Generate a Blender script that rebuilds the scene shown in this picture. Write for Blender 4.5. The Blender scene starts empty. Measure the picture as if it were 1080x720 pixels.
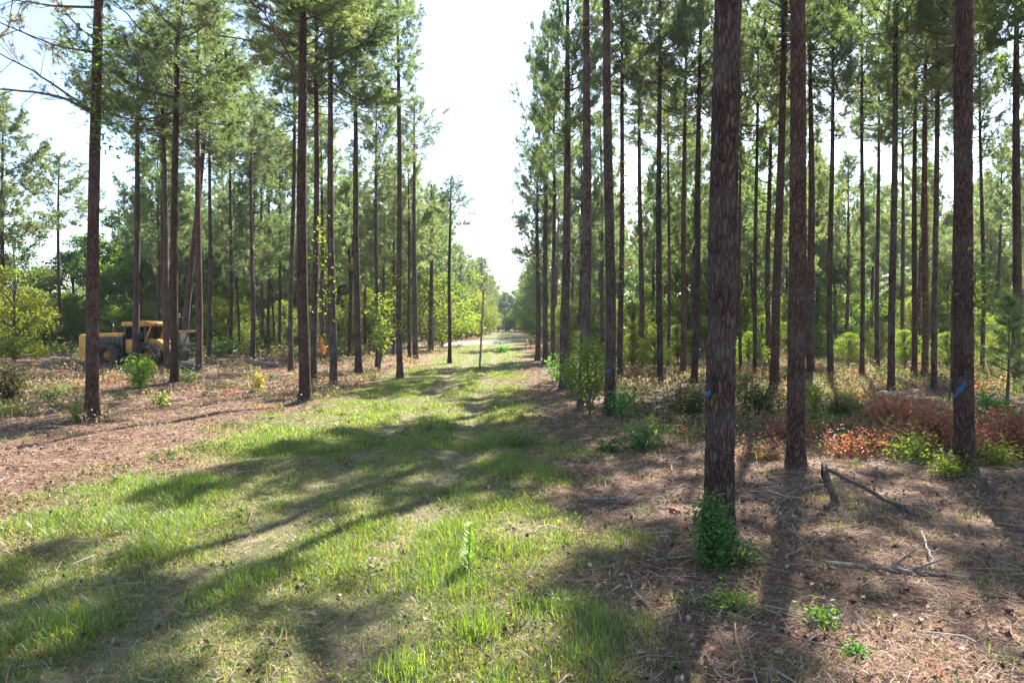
import bpy, math, random
import numpy as np
from mathutils import Vector, Quaternion, Matrix

R = math.radians
rng = np.random.default_rng(7)
scene = bpy.context.scene
COL = scene.collection

# ----------------------------------------------------------------------------- camera model
CAM_H = 2.4
F = 720.0                      # focal length in pixels of the 1080-wide photo
HORIZON = 342.0
PITCH = math.atan((HORIZON - 360.0) / F)   # negative: tilted down


def ray(px, py):
    x = (px - 540.0) / F
    y = (360.0 - py) / F
    c, s = math.cos(PITCH), math.sin(PITCH)
    return Vector((x, c - y * s, s + y * c))


def at(px, py, z=0.0):
    d = ray(px, py)
    t = (z - CAM_H) / d.z
    return Vector((d.x * t, d.y * t, z))


def at_depth(px, py, Y):
    d = ray(px, py)
    t = Y / d.y
    return Vector((d.x * t, Y, CAM_H + d.z * t))


# ----------------------------------------------------------------------------- noise
def _hash(ix, iy, iz, seed):
    h = (ix * 374761393 + iy * 668265263 + iz * 2147483647 + seed * 974634533) & 0xFFFFFFFF
    h = ((h ^ (h >> 13)) * 1274126177) & 0xFFFFFFFF
    h = h ^ (h >> 16)
    return (h & 0xFFFFFF) / float(0xFFFFFF)


def vnoise(x, y, z=None, seed=0):
    x = np.asarray(x, float); y = np.asarray(y, float)
    z = np.zeros_like(x) if z is None else np.asarray(z, float)
    ix, iy, iz = np.floor(x).astype(np.int64), np.floor(y).astype(np.int64), np.floor(z).astype(np.int64)
    fx, fy, fz = x - ix, y - iy, z - iz
    fx, fy, fz = [f * f * (3 - 2 * f) for f in (fx, fy, fz)]
    def L(a, b, t): return a + (b - a) * t
    c = [[[_hash(ix + i, iy + j, iz + k, seed) for k in (0, 1)] for j in (0, 1)] for i in (0, 1)]
    return L(L(L(c[0][0][0], c[1][0][0], fx), L(c[0][1][0], c[1][1][0], fx), fy),
             L(L(c[0][0][1], c[1][0][1], fx), L(c[0][1][1], c[1][1][1], fx), fy), fz)


def fbm(x, y, z=None, seed=0, octaves=4):
    s, a, t = 0.0, 1.0, 0.0
    for o in range(octaves):
        k = 2.03 ** o
        s = s + a * vnoise(np.asarray(x) * k, np.asarray(y) * k, None if z is None else np.asarray(z) * k, seed + o)
        t += a
        a *= 0.5
    return s / t


def sstep(a, b, x):
    t = np.clip((x - a) / (b - a), 0, 1)
    return t * t * (3 - 2 * t)


RUT_L, RUT_R = -2.85, -1.12


def rut_mask(x, y):
    wob = (vnoise(np.zeros_like(x) + 3.1, y * 0.18, seed=41) - 0.5) * 0.5
    w = 0.34
    a = np.exp(-((x - RUT_L - wob) / w) ** 2) + np.exp(-((x - RUT_R - wob) / w) ** 2)
    return np.clip(a, 0, 1)


def grass_mask(x, y):
    n = fbm(x * 0.45, y * 0.45, seed=11) - 0.5
    n2 = fbm(x * 1.7, y * 1.7, seed=23) - 0.5
    edge_l = sstep(-6.6, -4.4, x + n * 4.5 + n2 * 1.6 + 1.0 * sstep(13, 5, y))
    edge_r = 1 - sstep(-0.7, 1.3, x + n * 2.6 + n2 * 2.2 - 0.6 * sstep(25, 45, y))
    return np.clip(edge_l * edge_r, 0, 1)


MOUNDS = []


def gh(x, y):
    """height of the ground"""
    x = np.asarray(x, float); y = np.asarray(y, float)
    z = (fbm(x * 0.12, y * 0.12, seed=3, octaves=3) - 0.5) * 0.22
    z = z + (fbm(x * 0.9, y * 0.9, seed=5, octaves=3) - 0.5) * 0.09
    z = z - 0.07 * rut_mask(x, y)
    z = z + 0.10 * sstep(3.0, 6.0, x) * (fbm(x * 0.5, y * 0.5, seed=8) - 0.4)
    z = z + 0.12 * sstep(-6.0, -9.0, x) * (fbm(x * 0.6, y * 0.6, seed=9) - 0.4)
    for mx, my, mr in MOUNDS:
        z = z + 0.09 * np.exp(-((x - mx) ** 2 + (y - my) ** 2) / (2.2 * mr) ** 2)
    return z


def ghf(x, y):
    return float(gh(np.array([x]), np.array([y]))[0])


def ground_at(px, py):
    p = at(px, py)
    for _ in range(3):
        p = at(px, py, ghf(p.x, p.y))
    return p


# ----------------------------------------------------------------------------- mesh helpers
def mesh_np(name, V, faces, mat=None, tint=None, smooth=False):
    """V (n,3); faces: array (m,k) or list of such arrays"""
    if not isinstance(faces, (list, tuple)):
        faces = [faces]
    faces = [np.asarray(f, dtype=np.int32) for f in faces if len(f)]
    me = bpy.data.meshes.new(name)
    me.vertices.add(len(V))
    me.vertices.foreach_set('co', np.ascontiguousarray(V, dtype=np.float32).ravel())
    loops = np.concatenate([f.ravel() for f in faces])
    tot = np.concatenate([np.full(len(f), f.shape[1], dtype=np.int32) for f in faces])
    start = np.concatenate([[0], np.cumsum(tot)[:-1]]).astype(np.int32)
    me.loops.add(len(loops))
    me.loops.foreach_set('vertex_index', loops.astype(np.int32))
    me.polygons.add(len(tot))
    me.polygons.foreach_set('loop_start', start)
    me.polygons.foreach_set('loop_total', tot)
    if smooth:
        me.polygons.foreach_set('use_smooth', np.ones(len(tot), dtype=bool))
    me.update(calc_edges=True)
    if tint is not None:
        a = me.color_attributes.new('tint', 'FLOAT_COLOR', 'POINT')
        c = np.ones((len(V), 4), dtype=np.float32)
        c[:, :tint.shape[1]] = tint
        a.data.foreach_set('color', c.ravel())
    if mat is not None:
        me.materials.append(mat)
    return me


class MB:
    """collects vertices and faces of one mesh"""
    def __init__(self):
        self.V, self.F, self.n, self.T = [], {}, 0, []

    def add(self, V, *faces, tint=None):
        V = np.asarray(V, float)
        for f in faces:
            f = np.asarray(f, dtype=np.int64)
            if len(f):
                self.F.setdefault(f.shape[1], []).append(f + self.n)
        self.V.append(V)
        self.n += len(V)
        if tint is not None:
            t = np.asarray(tint, float)
            if t.ndim == 1:
                t = np.repeat(t[None, :], len(V), 0)
            self.T.append(t)

    def tube(self, pts, radii, sides=6, cap=True, tint=None):
        pts = np.asarray(pts, float); n = len(pts)
        radii = np.broadcast_to(np.asarray(radii, float), (n,))
        tang = np.gradient(pts, axis=0)
        tang /= np.linalg.norm(tang, axis=1)[:, None] + 1e-9
        ref = np.array([0, 0, 1.0]) if abs(tang[0, 2]) < 0.9 else np.array([1.0, 0, 0])
        u = np.cross(tang, ref); u /= np.linalg.norm(u, axis=1)[:, None] + 1e-9
        v = np.cross(tang, u)
        a = np.linspace(0, 2 * np.pi, sides, endpoint=False)
        ring = (u[:, None, :] * np.cos(a)[None, :, None] + v[:, None, :] * np.sin(a)[None, :, None]) * radii[:, None, None] + pts[:, None, :]
        V = ring.reshape(-1, 3)
        i = np.arange(n - 1)[:, None] * sides; j = np.arange(sides)[None, :]; k = (j + 1) % sides
        q = np.stack([i + j, i + k, i + sides + k, i + sides + j], -1).reshape(-1, 4)
        f = [q]
        if cap:
            f.append(np.arange(sides)[::-1][None, :])
            f.append(((n - 1) * sides + np.arange(sides))[None, :])
        self.add(V, *f, tint=tint)

    def box(self, c, s, rot=None, taper=None):
        """box centre c, size s; taper=(tx,ty) scales the top face"""
        x, y, z = [d / 2 for d in s]
        tx, ty = taper or (1, 1)
        V = np.array([(-x, -y, -z), (x, -y, -z), (x, y, -z), (-x, y, -z), (-x * tx, -y * ty, z), (x * tx, -y * ty, z), (x * tx, y * ty, z), (-x * tx, y * ty, z)])
        if rot is not None:
            V = V @ np.array(rot.to_3x3() if hasattr(rot, 'to_3x3') else rot).T
        V = V + np.asarray(c, float)
        self.add(V, [(0, 3, 2, 1), (4, 5, 6, 7), (0, 1, 5, 4), (1, 2, 6, 5), (2, 3, 7, 6), (3, 0, 4, 7)])

    def prism(self, outline, y0, y1):
        """outline: (x,z) points counter-clockwise seen from -y"""
        o = np.asarray(outline, float); n = len(o)
        V = np.concatenate([np.stack([o[:, 0], np.full(n, y0), o[:, 1]], 1), np.stack([o[:, 0], np.full(n, y1), o[:, 1]], 1)])
        i = np.arange(n); k = (i + 1) % n
        self.add(V, i[None, :], (n + i)[::-1][None, :], np.stack([k, i, i + n, k + n], 1))

    def mesh(self, name, mat, smooth=False):
        V = np.concatenate(self.V)
        F_ = [np.concatenate(f) for f in self.F.values()]
        T = np.concatenate(self.T) if self.T else None
        return mesh_np(name, V, F_, mat, T, smooth)

    def obj(self, name, mat, parent=None, smooth=False, bevel=0):
        o = link(name, self.mesh(name, mat, smooth), parent)
        if bevel:
            m = o.modifiers.new('bevel', 'BEVEL'); m.width = bevel; m.segments = 2; m.limit_method = 'ANGLE'
        return o


def link(name, me, parent=None):
    o = bpy.data.objects.new(name, me)
    COL.objects.link(o)
    if parent is not None:
        o.parent = parent
    return o


def empty(name, loc=(0, 0, 0), rz=0.0):
    o = bpy.data.objects.new(name, None)
    o.empty_display_size = 0.2
    COL.objects.link(o)
    o.location = loc
    o.rotation_euler = (0, 0, rz)
    return o


def tag(o, label=None, cat=None, group=None, kind=None):
    if label: o['label'] = label
    if cat: o['category'] = cat
    if group: o['group'] = group
    if kind: o['kind'] = kind
    return o


def copy_tree(root):
    r = root.copy(); COL.objects.link(r)
    for ch in root.children:
        c = ch.copy(); COL.objects.link(c); c.parent = r
    return r


# ----------------------------------------------------------------------------- materials
def new_mat(name):
    m = bpy.data.materials.new(name); m.use_nodes = True
    nt = m.node_tree
    nt.nodes.clear()
    out = nt.nodes.new('ShaderNodeOutputMaterial')
    return m, nt, out


def N(nt, t, **kw):
    n = nt.nodes.new(t)
    for k, v in kw.items():
        if k.startswith('i_'):
            n.inputs[k[2:].replace('_', ' ')].default_value = v
        else:
            setattr(n, k, v)
    return n


def ramp(nt, stops, fac=None):
    n = nt.nodes.new('ShaderNodeValToRGB')
    el = n.color_ramp.elements
    while len(el) < len(stops): el.new(0.5)
    for e, (p, c) in zip(el, stops):
        e.position = p; e.color = (*c, 1)
    if fac is not None: nt.links.new(fac, n.inputs[0])
    return n


def mix(nt, a, b, fac, mode='MIX'):
    n = nt.nodes.new('ShaderNodeMix'); n.data_type = 'RGBA'; n.blend_type = mode
    for s, v in ((n.inputs[6], a), (n.inputs[7], b), (n.inputs[0], fac)):
        if hasattr(v, 'is_output'): nt.links.new(v, s)
        elif isinstance(v, (int, float)): s.default_value = v
        else: s.default_value = (*v, 1)
    return n.outputs[2]


def leaf_mat(name, trans=0.45, tcol=(1.25, 1.3, 0.55), gloss=0.05, rnd=0.25, hue=0.02):
    m, nt, out = new_mat(name)
    at_ = N(nt, 'ShaderNodeAttribute', attribute_name='tint')
    oi = N(nt, 'ShaderNodeObjectInfo')
    hs = N(nt, 'ShaderNodeHueSaturation')
    mr = N(nt, 'ShaderNodeMapRange'); mr.inputs[3].default_value = 1 - rnd; mr.inputs[4].default_value = 1 + rnd
    nt.links.new(oi.outputs['Random'], mr.inputs[0]); nt.links.new(mr.outputs[0], hs.inputs['Value'])
    mh = N(nt, 'ShaderNodeMath', operation='MULTIPLY'); mh.inputs[1].default_value = 7.31
    mf = N(nt, 'ShaderNodeMath', operation='FRACT')
    m2 = N(nt, 'ShaderNodeMapRange'); m2.inputs[3].default_value = 0.5 - hue; m2.inputs[4].default_value = 0.5 + hue
    nt.links.new(oi.outputs['Random'], mh.inputs[0]); nt.links.new(mh.outputs[0], mf.inputs[0]); nt.links.new(mf.outputs[0], m2.inputs[0]); nt.links.new(m2.outputs[0], hs.inputs['Hue'])
    nt.links.new(at_.outputs['Color'], hs.inputs['Color'])
    d = N(nt, 'ShaderNodeBsdfDiffuse'); t = N(nt, 'ShaderNodeBsdfTranslucent'); g = N(nt, 'ShaderNodeBsdfGlossy'); g.inputs['Roughness'].default_value = 0.45
    g.inputs['Color'].default_value = (0.8, 0.8, 0.8, 1)
    nt.links.new(hs.outputs[0], d.inputs[0])
    tc = mix(nt, hs.outputs[0], tcol, 1.0, 'MULTIPLY'); nt.links.new(tc, t.inputs[0])
    a = N(nt, 'ShaderNodeMixShader'); a.inputs[0].default_value = trans
    nt.links.new(d.outputs[0], a.inputs[1]); nt.links.new(t.outputs[0], a.inputs[2])
    b = N(nt, 'ShaderNodeMixShader'); b.inputs[0].default_value = gloss
    nt.links.new(a.outputs[0], b.inputs[1]); nt.links.new(g.outputs[0], b.inputs[2])
    nt.links.new(b.outputs[0], out.inputs[0])
    return m


def tint_mat(name, rough=0.85):
    m, nt, out = new_mat(name)
    a = N(nt, 'ShaderNodeAttribute', attribute_name='tint')
    p = N(nt, 'ShaderNodeBsdfPrincipled'); p.inputs['Roughness'].default_value = rough
    p.inputs['Specular IOR Level'].default_value = 0.25
    nt.links.new(a.outputs['Color'], p.inputs['Base Color']); nt.links.new(p.outputs[0], out.inputs[0])
    return m


def bark_mat(name, plate, crack, lichen, scale=34.0):
    m, nt, out = new_mat(name)
    tc = N(nt, 'ShaderNodeTexCoord')
    mp = N(nt, 'ShaderNodeMapping'); mp.inputs['Scale'].default_value = (1, 1, 0.22)
    nt.links.new(tc.outputs['Object'], mp.inputs[0])
    wn = N(nt, 'ShaderNodeTexNoise'); wn.inputs['Scale'].default_value = scale * 0.7; wn.inputs['Detail'].default_value = 3
    nt.links.new(mp.outputs[0], wn.inputs['Vector'])
    ad = N(nt, 'ShaderNodeVectorMath', operation='MULTIPLY_ADD'); ad.inputs[1].default_value = (0.05, 0.05, 0.05)
    nt.links.new(wn.outputs['Color'], ad.inputs[0]); nt.links.new(mp.outputs[0], ad.inputs[2])
    vo = N(nt, 'ShaderNodeTexVoronoi', feature='DISTANCE_TO_EDGE'); vo.inputs['Scale'].default_value = scale
    nt.links.new(ad.outputs[0], vo.inputs['Vector'])
    vc = N(nt, 'ShaderNodeTexVoronoi'); vc.inputs['Scale'].default_value = scale
    nt.links.new(ad.outputs[0], vc.inputs['Vector'])
    n2 = N(nt, 'ShaderNodeTexNoise'); n2.inputs['Scale'].default_value = 60; n2.inputs['Detail'].default_value = 4
    nt.links.new(mp.outputs[0], n2.inputs['Vector'])
    n3 = N(nt, 'ShaderNodeTexNoise'); n3.inputs['Scale'].default_value = 1.6; n3.inputs['Detail'].default_value = 4
    nt.links.new(tc.outputs['Object'], n3.inputs['Vector'])
    r = ramp(nt, [(0.0, crack), (0.09, tuple(0.5 * (a + b) for a, b in zip(crack, plate))), (0.3, plate)], vo.outputs['Distance'])
    rg = N(nt, 'ShaderNodeSeparateColor'); nt.links.new(vc.outputs['Color'], rg.inputs[0])
    vr = ramp(nt, [(0.0, (0.6, 0.58, 0.6)), (0.5, (0.95, 0.92, 0.9)), (1.0, (1.5, 1.3, 1.15))], rg.outputs[0])
    c = mix(nt, r.outputs[0], vr.outputs[0], 0.8, 'MULTIPLY')
    lr = ramp(nt, [(0.48, (0, 0, 0)), (0.72, (1, 1, 1))], n3.outputs['Fac'])
    lm = N(nt, 'ShaderNodeMath', operation='MULTIPLY'); lm.inputs[1].default_value = 0.55
    nt.links.new(lr.outputs[0], lm.inputs[0])
    c = mix(nt, c, lichen, lm.outputs[0])
    oi = N(nt, 'ShaderNodeObjectInfo')
    mr = N(nt, 'ShaderNodeMapRange'); mr.inputs[3].default_value = 0.72; mr.inputs[4].default_value = 1.3
    nt.links.new(oi.outputs['Random'], mr.inputs[0])
    hs = N(nt, 'ShaderNodeHueSaturation'); nt.links.new(c, hs.inputs['Color']); nt.links.new(mr.outputs[0], hs.inputs['Value'])
    c = hs.outputs[0]
    bs = N(nt, 'ShaderNodeMath', operation='MULTIPLY_ADD'); bs.inputs[1].default_value = 0.25
    nt.links.new(n2.outputs['Fac'], bs.inputs[0])
    vcl = N(nt, 'ShaderNodeMath', operation='MINIMUM'); vcl.inputs[1].default_value = 0.28
    nt.links.new(vo.outputs['Distance'], vcl.inputs[0]); nt.links.new(vcl.outputs[0], bs.inputs[2])
    bp = N(nt, 'ShaderNodeBump'); bp.inputs['Strength'].default_value = 0.9; bp.inputs['Distance'].default_value = 0.05
    nt.links.new(bs.outputs[0], bp.inputs['Height'])
    p = N(nt, 'ShaderNodeBsdfPrincipled'); p.inputs['Roughness'].default_value = 0.9; p.inputs['Specular IOR Level'].default_value = 0.2
    nt.links.new(c, p.inputs['Base Color']); nt.links.new(bp.outputs[0], p.inputs['Normal']); nt.links.new(p.outputs[0], out.inputs[0])
    return m


def simple_mat(name, col, rough=0.6, metal=0.0, noise=0.25, nscale=4.0, dirt=None, bump=0.0):
    m, nt, out = new_mat(name)
    tc = N(nt, 'ShaderNodeTexCoord')
    n = N(nt, 'ShaderNodeTexNoise'); n.inputs['Scale'].default_value = nscale; n.inputs['Detail'].default_value = 6
    nt.links.new(tc.outputs['Object'], n.inputs['Vector'])
    dk = dirt or tuple(c * (1 - noise) for c in col)
    r = ramp(nt, [(0.3, dk), (0.62, col)], n.outputs['Fac'])
    p = N(nt, 'ShaderNodeBsdfPrincipled'); p.inputs['Roughness'].default_value = rough; p.inputs['Metallic'].default_value = metal
    nt.links.new(r.outputs[0], p.inputs['Base Color'])
    if bump:
        b = N(nt, 'ShaderNodeBump'); b.inputs['Strength'].default_value = bump; b.inputs['Distance'].default_value = 0.02
        n4 = N(nt, 'ShaderNodeTexNoise'); n4.inputs['Scale'].default_value = nscale * 6; n4.inputs['Detail'].default_value = 5
        nt.links.new(tc.outputs['Object'], n4.inputs['Vector']); nt.links.new(n4.outputs['Fac'], b.inputs['Height']); nt.links.new(b.outputs[0], p.inputs['Normal'])
    nt.links.new(p.outputs[0], out.inputs[0])
    return m


def wood_mat(name, a, b, stretch=(14, 14, 14)):
    m, nt, out = new_mat(name)
    tc = N(nt, 'ShaderNodeTexCoord')
    mp = N(nt, 'ShaderNodeMapping'); mp.inputs['Scale'].default_value = stretch
    nt.links.new(tc.outputs['Object'], mp.inputs[0])
    n = N(nt, 'ShaderNodeTexNoise'); n.inputs['Scale'].default_value = 1.0; n.inputs['Detail'].default_value = 6
    nt.links.new(mp.outputs[0], n.inputs['Vector'])
    r = ramp(nt, [(0.35, a), (0.65, b)], n.outputs['Fac'])
    bp = N(nt, 'ShaderNodeBump'); bp.inputs['Strength'].default_value = 0.5; bp.inputs['Distance'].default_value = 0.01
    nt.links.new(n.outputs['Fac'], bp.inputs['Height'])
    p = N(nt, 'ShaderNodeBsdfPrincipled'); p.inputs['Roughness'].default_value = 0.85
    nt.links.new(r.outputs[0], p.inputs['Base Color']); nt.links.new(bp.outputs[0], p.inputs['Normal']); nt.links.new(p.outputs[0], out.inputs[0])
    return m


M_NEEDLE = leaf_mat('pine needles', trans=0.56, tcol=(3.1, 3.0, 1.75), gloss=0.08)
M_LEAF = leaf_mat('broad leaves', trans=0.55, tcol=(2.3, 2.2, 0.7), gloss=0.035)
M_GRASS = leaf_mat('grass blades', trans=0.55, tcol=(2.1, 2.0, 0.6), gloss=0.06, rnd=0.0, hue=0.0)
M_STRAW = tint_mat('pine straw')
M_UNDER = leaf_mat('undergrowth leaves', trans=0.4, tcol=(1.45, 1.45, 0.9), gloss=0.02, rnd=0.0, hue=0.0)
M_DEADLEAF = leaf_mat('dead leaves', trans=0.45, tcol=(1.75, 1.35, 1.0), gloss=0.05)
M_BARK = bark_mat('pine bark', (0.110, 0.074, 0.063), (0.016, 0.011, 0.010), (0.150, 0.128, 0.120), 26.0)
M_BARK_RED = bark_mat('reddish pine bark', (0.135, 0.078, 0.061), (0.018, 0.011, 0.010), (0.145, 0.115, 0.102), 28.0)
M_BARK2 = bark_mat('broadleaf bark', (0.14, 0.115, 0.09), (0.04, 0.03, 0.025), (0.22, 0.21, 0.18))
M_TWIG = simple_mat('twig bark', (0.11, 0.075, 0.06), 0.9, noise=0.5, nscale=9)
M_STEM = simple_mat('green stem', (0.10, 0.10, 0.045), 0.8, noise=0.4, nscale=9)
M_DEADWOOD = wood_mat('weathered dead wood', (0.13, 0.095, 0.07), (0.34, 0.27, 0.21))
M_PALEWOOD = wood_mat('bleached stick', (0.22, 0.18, 0.145), (0.44, 0.375, 0.31))
M_DARKWOOD = wood_mat('dark rotten wood', (0.035, 0.025, 0.02), (0.12, 0.08, 0.06))
M_CUTWOOD = wood_mat('freshly cut wood', (0.45, 0.33, 0.22), (0.66, 0.54, 0.40))
M_PAINT = simple_mat('blue marking paint', (0.02, 0.15, 0.33), 0.8, nscale=38, dirt=(0.03, 0.035, 0.05), bump=0.8)


# ----------------------------------------------------------------------------- vectorised leaves / needles / blades
def unit(v):
    return v / (np.linalg.norm(v, axis=-1, keepdims=True) + 1e-9)


def needle_tufts(C, A, k, L, w, g, pal, spread=0.95):
    """C centres, A axes (T,3) -> triangles"""
    T = len(C)
    d = g.normal(size=(T, k, 3)); d = unit(d)
    d = unit(A[:, None, :] * 0.75 + d * spread)
    base = C[:, None, :] - A[:, None, :] * g.uniform(0, 0.14, (T, k, 1))
    ln = L * g.uniform(0.65, 1.15, (T, k, 1))
    tip = base + d * ln
    tip[..., 2] -= 0.12 * ln[..., 0]
    s = unit(np.cross(d, g.normal(size=(T, k, 3)))) * (w / 2)
    V = np.stack([base - s, base + s, tip], 2).reshape(-1, 3)
    Fc = np.arange(len(V)).reshape(-1, 3)
    i = g.integers(0, len(pal), (T, 1)); j = g.integers(0, len(pal), (T, k))
    pal = np.asarray(pal)
    col = 0.6 * pal[np.repeat(i, k, 1)] + 0.4 * pal[j]
    col = col * g.uniform(0.8, 1.2, (T, k, 1))
    col = np.repeat(col.reshape(-1, 3), 3, 0)
    return V, Fc, col


def leaves(P, size, g, pal, up=0.35, aspect=0.55, clump=None):
    """P (n,3) positions -> folded diamond leaves, two triangles each"""
    n = len(P)
    d = unit(g.normal(size=(n, 3)) * np.array([1, 1, 0.55]))
    nrm = unit(g.normal(size=(n, 3)) + np.array([0, 0, up * 3]))
    s = unit(np.cross(d, nrm)); nn = np.cross(s, d)
    L = (size * g.uniform(0.6, 1.35, (n, 1)))
    W = L * aspect * 0.5
    b = P - d * L * 0.5; t = P + d * L * 0.5 - nn * L * 0.12
    l = P - s * W + nn * W * 0.35; r = P + s * W + nn * W * 0.35
    V = np.stack([b, r, t, l], 1).reshape(-1, 3)
    i = np.arange(n)[:, None] * 4
    Fc = np.concatenate([i + np.array([[0, 1, 2]]), i + np.array([[0, 2, 3]])], 1).reshape(-1, 3)
    pal = np.asarray(pal)
    if clump is None: clump = g.integers(0, 1 << 30, n)
    ci = (np.asarray(clump) * 7919 + 13) % len(pal)
    col = 0.55 * pal[ci] + 0.45 * pal[g.integers(0, len(pal), n)]
    col = col * g.uniform(0.75, 1.25, (n, 1))
    return V, Fc, np.repeat(col, 4, 0)


def blades(P, yaw, lean, L, W, col, bend=0.5):
    """grass blades: two segments + tip"""
    n = len(P)
    h = np.stack([np.cos(yaw), np.sin(yaw), np.zeros(n)], 1)
    s = np.stack([-np.sin(yaw), np.cos(yaw), np.zeros(n)], 1) * (W[:, None] / 2)
    l1 = lean; l2 = np.clip(lean + bend, 0, 1.9)
    z = np.array([0, 0, 1.0])
    d1 = h * np.sin(l1)[:, None] + z * np.cos(l1)[:, None]
    d2 = h * np.sin(l2)[:, None] + z * np.cos(l2)[:, None]
    m = P + d1 * (L * 0.55)[:, None]
    t = m + d2 * (L * 0.45)[:, None]
    V = np.stack([P - s, P + s, m - s * 0.75, m + s * 0.75, t], 1).reshape(-1, 3)
    i = np.arange(n)[:, None] * 5
    q = i + np.array([[0, 1, 3, 2]]); tr = i + np.array([[2, 3, 4]])
    return V, [q, tr], np.repeat(col, 5, 0)


# ----------------------------------------------------------------------------- pines
PINE_PAL = [(0.066, 0.100, 0.044), (0.088, 0.122, 0.048), (0.112, 0.138, 0.052), (0.056, 0.092, 0.052), (0.135, 0.142, 0.056), (0.074, 0.112, 0.060), (0.08, 0.12, 0.065)]
HC = 9.0


def make_crown(seed, radius=2.3, nb=58, k=17, L=0.22, w=0.024, fill=1.1, detail=True):
    """crown of height HC from z=0; returns (needle mesh, branch mesh)"""
    g = np.random.default_rng(seed)
    br = MB(); C, A = [], []
    az0 = g.uniform(0, 6.28)
    lop = g.uniform(0, 6.28)                    # fuller on one side
    for i in range(nb):
        t = (i + g.uniform(0, 1)) / nb
        t = t ** 0.92
        z0 = t * HC * 0.97
        prof = (0.55 + 1.8 * t) if t < 0.25 else 1.0 - 0.80 * ((t - 0.25) / 0.75) ** 1.5
        az = az0 + i * 2.399 + g.normal(0, 0.35)
        ln = radius * prof * g.uniform(0.55, 1.15) * (1 + 0.22 * math.cos(az - lop))
        if g.random() < 0.10: ln *= 1.3
        el = R(4 + 44 * t ** 1.1 + g.normal(0, 15))
        n = 6
        s = np.linspace(0, 1, n)
        h = np.array([math.cos(az), math.sin(az), 0.0])
        side = np.array([-h[1], h[0], 0.0])
        pts = h[None] * (s * ln * math.cos(el))[:, None]
        pts[:, 2] += z0 + s * ln * math.sin(el) - 0.10 * ln * np.sin(s * 3.1) + 0.30 * ln * s ** 2.5
        pts += side[None] * (g.normal(0, 0.10) * ln * s ** 2)[:, None] + g.normal(0, 0.025 * ln, (n, 3)) * s[:, None]
        br.tube(pts, np.linspace(0.009 + 0.012 * ln, 0.004, n), 5 if detail else 3, cap=False)
        dead = t < 0.14 and g.random() < 0.45
        ntw = int((3 + ln * 4.0) * (0.5 if dead else 1))
        for q in range(ntw):
            u = g.uniform(0.22, 1.0) ** 0.75
            b = np.array([np.interp(u, s, pts[:, c]) for c in range(3)])
            sg = 1 if q % 2 else -1
            yaw = az + sg * R(g.uniform(18, 70)) * (1 - 0.45 * u)
            tl = (0.25 + 0.34 * ln * (1.1 - 0.5 * u)) * g.uniform(0.6, 1.2)
            te = R(g.uniform(-15, 65))
            d = np.array([math.cos(yaw) * math.cos(te), math.sin(yaw) * math.cos(te), math.sin(te)])
            e = b + d * tl
            if detail:
                br.tube(np.stack([b, b + d * tl * 0.5 + [0, 0, 0.02], e]), [0.008, 0.006, 0.003], 3, cap=False)
            if dead: continue
            m = max(2, int(tl / 0.15 * fill))
            for f in np.linspace(0.45, 1.0, m + 1):
                if g.random() < 0.12: continue
                p = b + d * tl * f + g.normal(0, 0.075, 3)
                C.append(p); A.append(d + np.array([0, 0, 0.5]) + g.normal(0, 0.25, 3))
        if not dead:
            for f in (0.80, 0.9, 1.0):
                p = np.array([np.interp(f, s, pts[:, c]) for c in range(3)])
                C.append(p); A.append(h + np.array([0, 0, 0.6]))
    for f in range(14):                          # leader
        C.append(np.array([g.normal(0, .05), g.normal(0, .05), HC * (0.93 + 0.07 * f / 13)])); A.append(np.array([g.normal(0, .5), g.normal(0, .5), 1.0]))
    br.tube(np.array([(0, 0, -4.1), (0.01, 0, 2.0), (0, 0.01, 5.5), (0, 0, HC * 0.98)]), [0.012, 0.02, 0.015, 0.006], 4, cap=False)
    # dead stubs below the crown
    for q in range(12):
        z0 = -g.uniform(0.1, 4.0); az = g.uniform(0, 6.28); ln = g.uniform(0.2, 1.3) * (1.0 if z0 > -2 else 0.45)
        h = np.array([math.cos(az), math.sin(az), 0]); s = np.linspace(0, 1, 4)
        pts = h[None] * (s * ln)[:, None]; pts[:, 2] += z0 - 0.1 * ln * s + g.normal(0, 0.05) * s; pts += g.normal(0, 0.03, (4, 3)) * s[:, None]
        br.tube(pts, np.linspace(0.018, 0.006, 4), 4, cap=False)
    V, Fc, col = needle_tufts(np.array(C), unit(np.array(A)), k, L, w, g, PINE_PAL)
    return mesh_np('needles', V, Fc, M_NEEDLE, col), br.mesh('branches', M_TWIG)


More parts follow.
